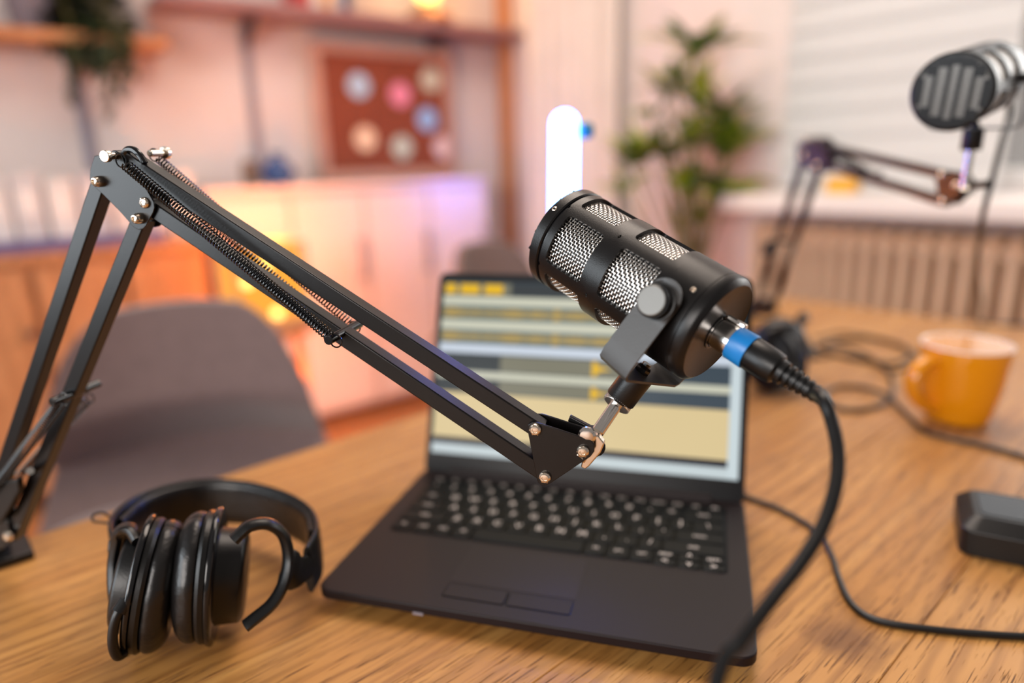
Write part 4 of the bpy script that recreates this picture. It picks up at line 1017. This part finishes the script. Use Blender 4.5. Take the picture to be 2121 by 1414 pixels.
YL_ = [HL(286, 1122, .458), HL(270, 1098, .462), HL(250, 1100, .470), HL(240, 1130, .476), HL(234, 1170, .478), HL(235, 1220, .474), HL(242, 1262, .466)]
SLR = [HL(592, 1175, .470), HL(615, 1185, .482), HL(648, 1168, .505)]
SLL = [HL(238, 1150, .477), HL(236, 1150, .490), HL(244, 1150, .505)]
CS = [HL(262, 1243, .438), HL(245, 1268, .434), HL(235, 1300, .434), HL(234, 1335, .437), HL(243, 1358, .444), HL(258, 1352, .450)]
WL = [HL(236, 1075, .540), HL(214, 1062, .545), HL(195, 1066, .548), HL(192, 1078, .545), HL(212, 1082, .540), HL(236, 1084, .535)]
hp = make_headphones('black closed headphones lying in the left foreground in front of the chair')
hp.location = HO; hp.rotation_euler = (0, 0, HA)
hp2 = dup(hp); hp2['label'] = 'out of focus black headphones on the table behind the laptop'
q_ = onz(1605, 800, TH); hp2.location = q_; hp2.rotation_euler = (0, 0, math.radians(62))

# ------------------------------------------------------------------ mug
mc = onz(1980, 868, TH)
mug = thing('mug', 'yellow mug with a white inside on the right of the table', 'mug', tuple(mc))
ms = 1.0
prof = [(0, .001), (.030, .001), (.035, .004), (.039, .016), (.0445, .045), (.048, .080), (.0495, .096), (.0490, .098)]
link('body', G().lathe(prof, mc, Z, 56), M['mug'], mug)
link('inside', G().lathe([(.0493, .0975), (.0485, .0990), (.0465, .0980), (.0450, .080), (.041, .040), (.034, .012), (0, .008)], mc, Z, 56), M['mug_in'], mug, label='white glazed inside and rim')
link('tea', G().lathe([(.0, .070), (.0438, .070)], mc, Z, 40), M['tea'], mug, label='dark drink surface')
hd = unit(A(RT[0], RT[1], 0)) * -1; hd = unit(hd + A(.10, -.30, 0) * .9)
link('handle', G().tube(bez([mc + hd * .043 + Z * .082, mc + hd * .062 + Z * .082, mc + hd * .077 + Z * .068, mc + hd * .076 + Z * .048, mc + hd * .060 + Z * .029, mc + hd * .036 + Z * .018], 8), .0070, 12, sx=1.4, upv=None), M['mug'], mug)

# ------------------------------------------------------------------ black desk device at the right edge
q0_ = onz(1985, 1148, TH); dx_ = unit(onz(2121, 1176, TH) - q0_); dy_ = np.cross(Z, dx_)
dv = thing('card_reader', 'low black desk device with sloping edges near the power cable', 'device', tuple(q0_ + dx_ * .07 + dy_ * .035))
wd_, dp_, hd_ = .13, .075, .032
def DP(u, v, z): return q0_ + dx_ * u + dy_ * v + Z * z
lo = rrect(0, wd_, 0, dp_, .010, 4); hi = rrect(.006, wd_ - .006, .010, dp_ - .006, .008, 4); lm = rrect(-.001, wd_ + .001, .000, dp_ + .001, .011, 4)
g = G(); n_ = len(lo)
vs = [DP(u, v, .001) for u, v in lo] + [DP(u, v, .023) for u, v in lm] + [DP(u, v, hd_ - .002) for u, v in hi] + [DP(u + .0, v, hd_) for u, v in rrect(.009, wd_ - .009, .013, dp_ - .009, .007, 4)]
fs = [(k * n_ + i, k * n_ + (i + 1) % n_, (k + 1) * n_ + (i + 1) % n_, (k + 1) * n_ + i) for k in range(3) for i in range(n_)] + [tuple(range(n_ - 1, -1, -1)), tuple(range(3 * n_, 4 * n_))]
link('case', g.add(vs, fs), M['black_plastic'], dv, smooth=25, bevel=.0006)
link('glossy_panel', G().prism([DP(u, v, hd_) for u, v in rrect(.014, wd_ - .040, .018, dp_ - .014, .005, 4)], Z * .0006), M['black_gloss'], dv)
link('slider_button', G().box(DP(wd_ - .026, .035, hd_ + .001), (.012, .03, .003), (dx_, dy_, Z)), M['track'], dv, bevel=.001)

# ------------------------------------------------------------------ cables lying on the table
def tabcord(name, label, pts, r_, grp=None, lift=None):
    P_ = []
    for i, p in enumerate(pts):
        z = r_ + (p[2] if len(p) > 2 else 0); P_.append(onz(p[0], p[1], TH + z) if p[0] > -900 else p)
    o = link(name, G().tube(bez(P_, 10), r_, 10), M['rubber'], org=P_[0]); tag(o, label, 'cable', grp); return o
tabcord('power_cable', 'thin black cable running from the laptop side to the right frame edge',
    [(1530, 1020, .002), (1560, 1034), (1610, 1052), (1670, 1085), (1700, 1112), (1722, 1150), (1738, 1200), (1760, 1245), (1795, 1275), (1850, 1292), (1930, 1303), (2010, 1311), (2121, 1318), (2260, 1322)], .0025)
tabcord('headphone_cable', 'dark coiled cable on the table between the distant headphones and the mug',
    [(1640, 760), (1700, 715), (1780, 700), (1860, 712), (1885, 735), (1850, 752), (1780, 745), (1710, 728), (1700, 715, .004), (1760, 720, .006), (1830, 760, .003), (1850, 800), (1835, 832), (1790, 848), (1735, 845), (1705, 825), (1720, 805), (1770, 800), (1830, 815, .005), (1870, 850, .001), (1910, 888), (1960, 905), (2030, 920), (2121, 945), (2220, 980)], .0030)
tabcord('thin_cable', 'faint brown cable loop passing behind the yellow mug',
    [(1690, 742), (1740, 735), (1800, 745), (1850, 768), (1900, 745, .004), (1880, 722, .004), (1820, 700, .003), (1740, 690), (1690, 700)], .0022)

# ------------------------------------------------------------------ blue tube light standing on the table behind the laptop
TD = .82
tt_ = W(1168, 232, TD); 
base = A(*onz(1160, 640, TH)[:2], TH)
topz = float(W(1168, 229, TD)[2]); bx = W(1163, 415, TD)
base = A((tt_ + (bx - tt_) * (tt_[2] - TH) / (tt_[2] - bx[2]))[0], (bx[1] + tt_[1]) / 2, TH)
base = A(W(1165, 400, TD)[0] - .003, W(1165, 320, TD)[1], TH)
tl_ = thing('tube_light', 'glowing blue white tube light standing behind the microphone', 'lamp', tuple(base))
upt = A(tt_[0], tt_[1], topz) - base; upt = unit(A(tt_[0] - base[0], 0, topz - TH))
rt = .0163; hL = topz - TH
link('stand', G().lathe([(.040, 0), (.040, .006), (.03, .012), (.012, .02), (.012, .05), (0, .05)], base, Z, 32), M['tube_end'], tl_)
link('end_cap', G().cyl(base + upt * .045, base + upt * .085, rt + .002, 32), M['tube_end'], tl_, bevel=.002)
prof = [(rt, .085), (rt, hL - rt)] + [(rt * math.cos(a_), hL - rt + rt * math.sin(a_)) for a_ in np.linspace(.2, math.pi / 2, 8)]
point('tube_glow', tuple(base + upt * (hL * .8) - A(0, rt + .012, 0)), .45, (.01, .08, 1), .012)
link('light_tube', G().lathe(prof, base, upt, 40), M['tube_light'], tl_)
c = base + upt * (hL - .024) + A(.026, 0.004, 0)
link('side_clip', G().box(c, (.018, .014, .018)), mat('teal_clip', (.004, .16, .16), .4), tl_, bevel=.004)

# ------------------------------------------------------------------ potted palm beside the window
pc3 = W(1440, 300, 2.30) * A(1, 1, 0)
palm = thing('potted_palm', 'tall leafy palm in a woven basket between curtain and window', 'plant', pc3)
link('basket', G().lathe([(.13, 0), (.155, .03), (.17, .16), (.16, .28), (.15, .285), (.15, .25), (0, .25)], pc3, Z, 32), M['basket'], palm)
link('soil', G().lathe([(0, .255), (.15, .25)], pc3, Z, 24), M['soil'], palm)
leafm = {}
def blade(L_, w_, droop, m_):
    g = G(); rows_ = []
    for i in range(7):
        s_ = i / 6; wv = w_ * (math.sin(math.pi * min(1, s_ * .93 + .07)) ** .8) if i < 6 else .0005
        rows_.append([A(-wv, L_ * s_, -droop * s_ * s_ + wv * .25), A(0, L_ * s_, -droop * s_ * s_), A(wv, L_ * s_, -droop * s_ * s_ + wv * .25)])
    g.grid(rows_); me = bpy.data.meshes.new('leaf'); me.from_pydata(g.v, [], g.f); me.shade_smooth(); me.materials.append(m_); return me
L1 = blade(.20, .021, .05, M['leaf']); L2 = blade(.16, .019, .03, M['leaf_dark']); L3 = blade(.23, .022, .08, M['leaf'])
clus = [(1442, 105, .24, 11, 1.0), (1400, 175, .10, 6, .7), (1375, 190, .12, 7, .7), (1450, 215, .14, 8, .7), (1490, 235, .16, 9, .8), (1515, 290, .18, 13, .85), (1500, 320, .18, 12, .9), (1440, 290, .14, 9, .8),
        (1335, 330, .2, 9, .8), (1380, 330, .16, 9, .8), (1310, 345, .16, 7, .7), (1290, 395, .12, 5, .6), (1480, 390, .18, 12, .9), (1430, 400, .15, 8, .8), (1370, 300, .12, 6, .7), (1500, 420, .14, 9, .8), (1450, 460, .14, 8, .8), (1345, 240, .1, 4, .5)]
random.seed(11); nleaf = 0
for ci, (px, py, sp_, nl, sc_) in enumerate(clus):
    dd = 2.30 + random.uniform(-.12, .12); p = W(px, py, dd)
    root_ = pc3 + A(random.uniform(-.06, .06), random.uniform(-.06, .06), .25)
    mid_ = (root_ + p) / 2 + (pc3 * A(1, 1, 0) - p * A(1, 1, 0)) * .25 
    st = link('stem', G().tube(bez([root_, mid_, p], 6), .006, 6), M['stem'], palm)
    nl = int(nl * 1.5)
    for k in range(nl):
        me = (L1, L2, L3)[(ci + k) % 3] if k % 4 else L2
        o = bpy.data.objects.new('leaf', me); C.objects.link(o); o.parent = palm
        o.location = p - pc3 + A(*[random.gauss(0, .012) for _ in range(3)])
        a_ = 2 * math.pi * k / nl + random.uniform(-.3, .3); elev = random.uniform(.25, 1.15)
        o.rotation_euler = (elev, random.uniform(-.3, .3), a_); s_ = sc_ * random.uniform(.75, 1.05); o.scale = (s_ * 1.4, s_, s_)
# small yellow box on the sill
p = A(*(nb * (DB - .10) + ub * float(onp(1748, 360, nb, DB - .1) @ ub))[:2], .945)
yb = thing('yellow_box', 'small yellow box on the window sill behind the distant boom arm', 'box', p)
ym_ = mat('yellow_card', (.75, .38, .02), .5)
link('box_body', G().box(p + Z * .020, (.085, .05, .04), (ub, nb, Z)), ym_, yb, bevel=.002); link('lid', G().box(p + Z * .043, (.089, .054, .008), (ub, nb, Z)), ym_, yb, bevel=.002)
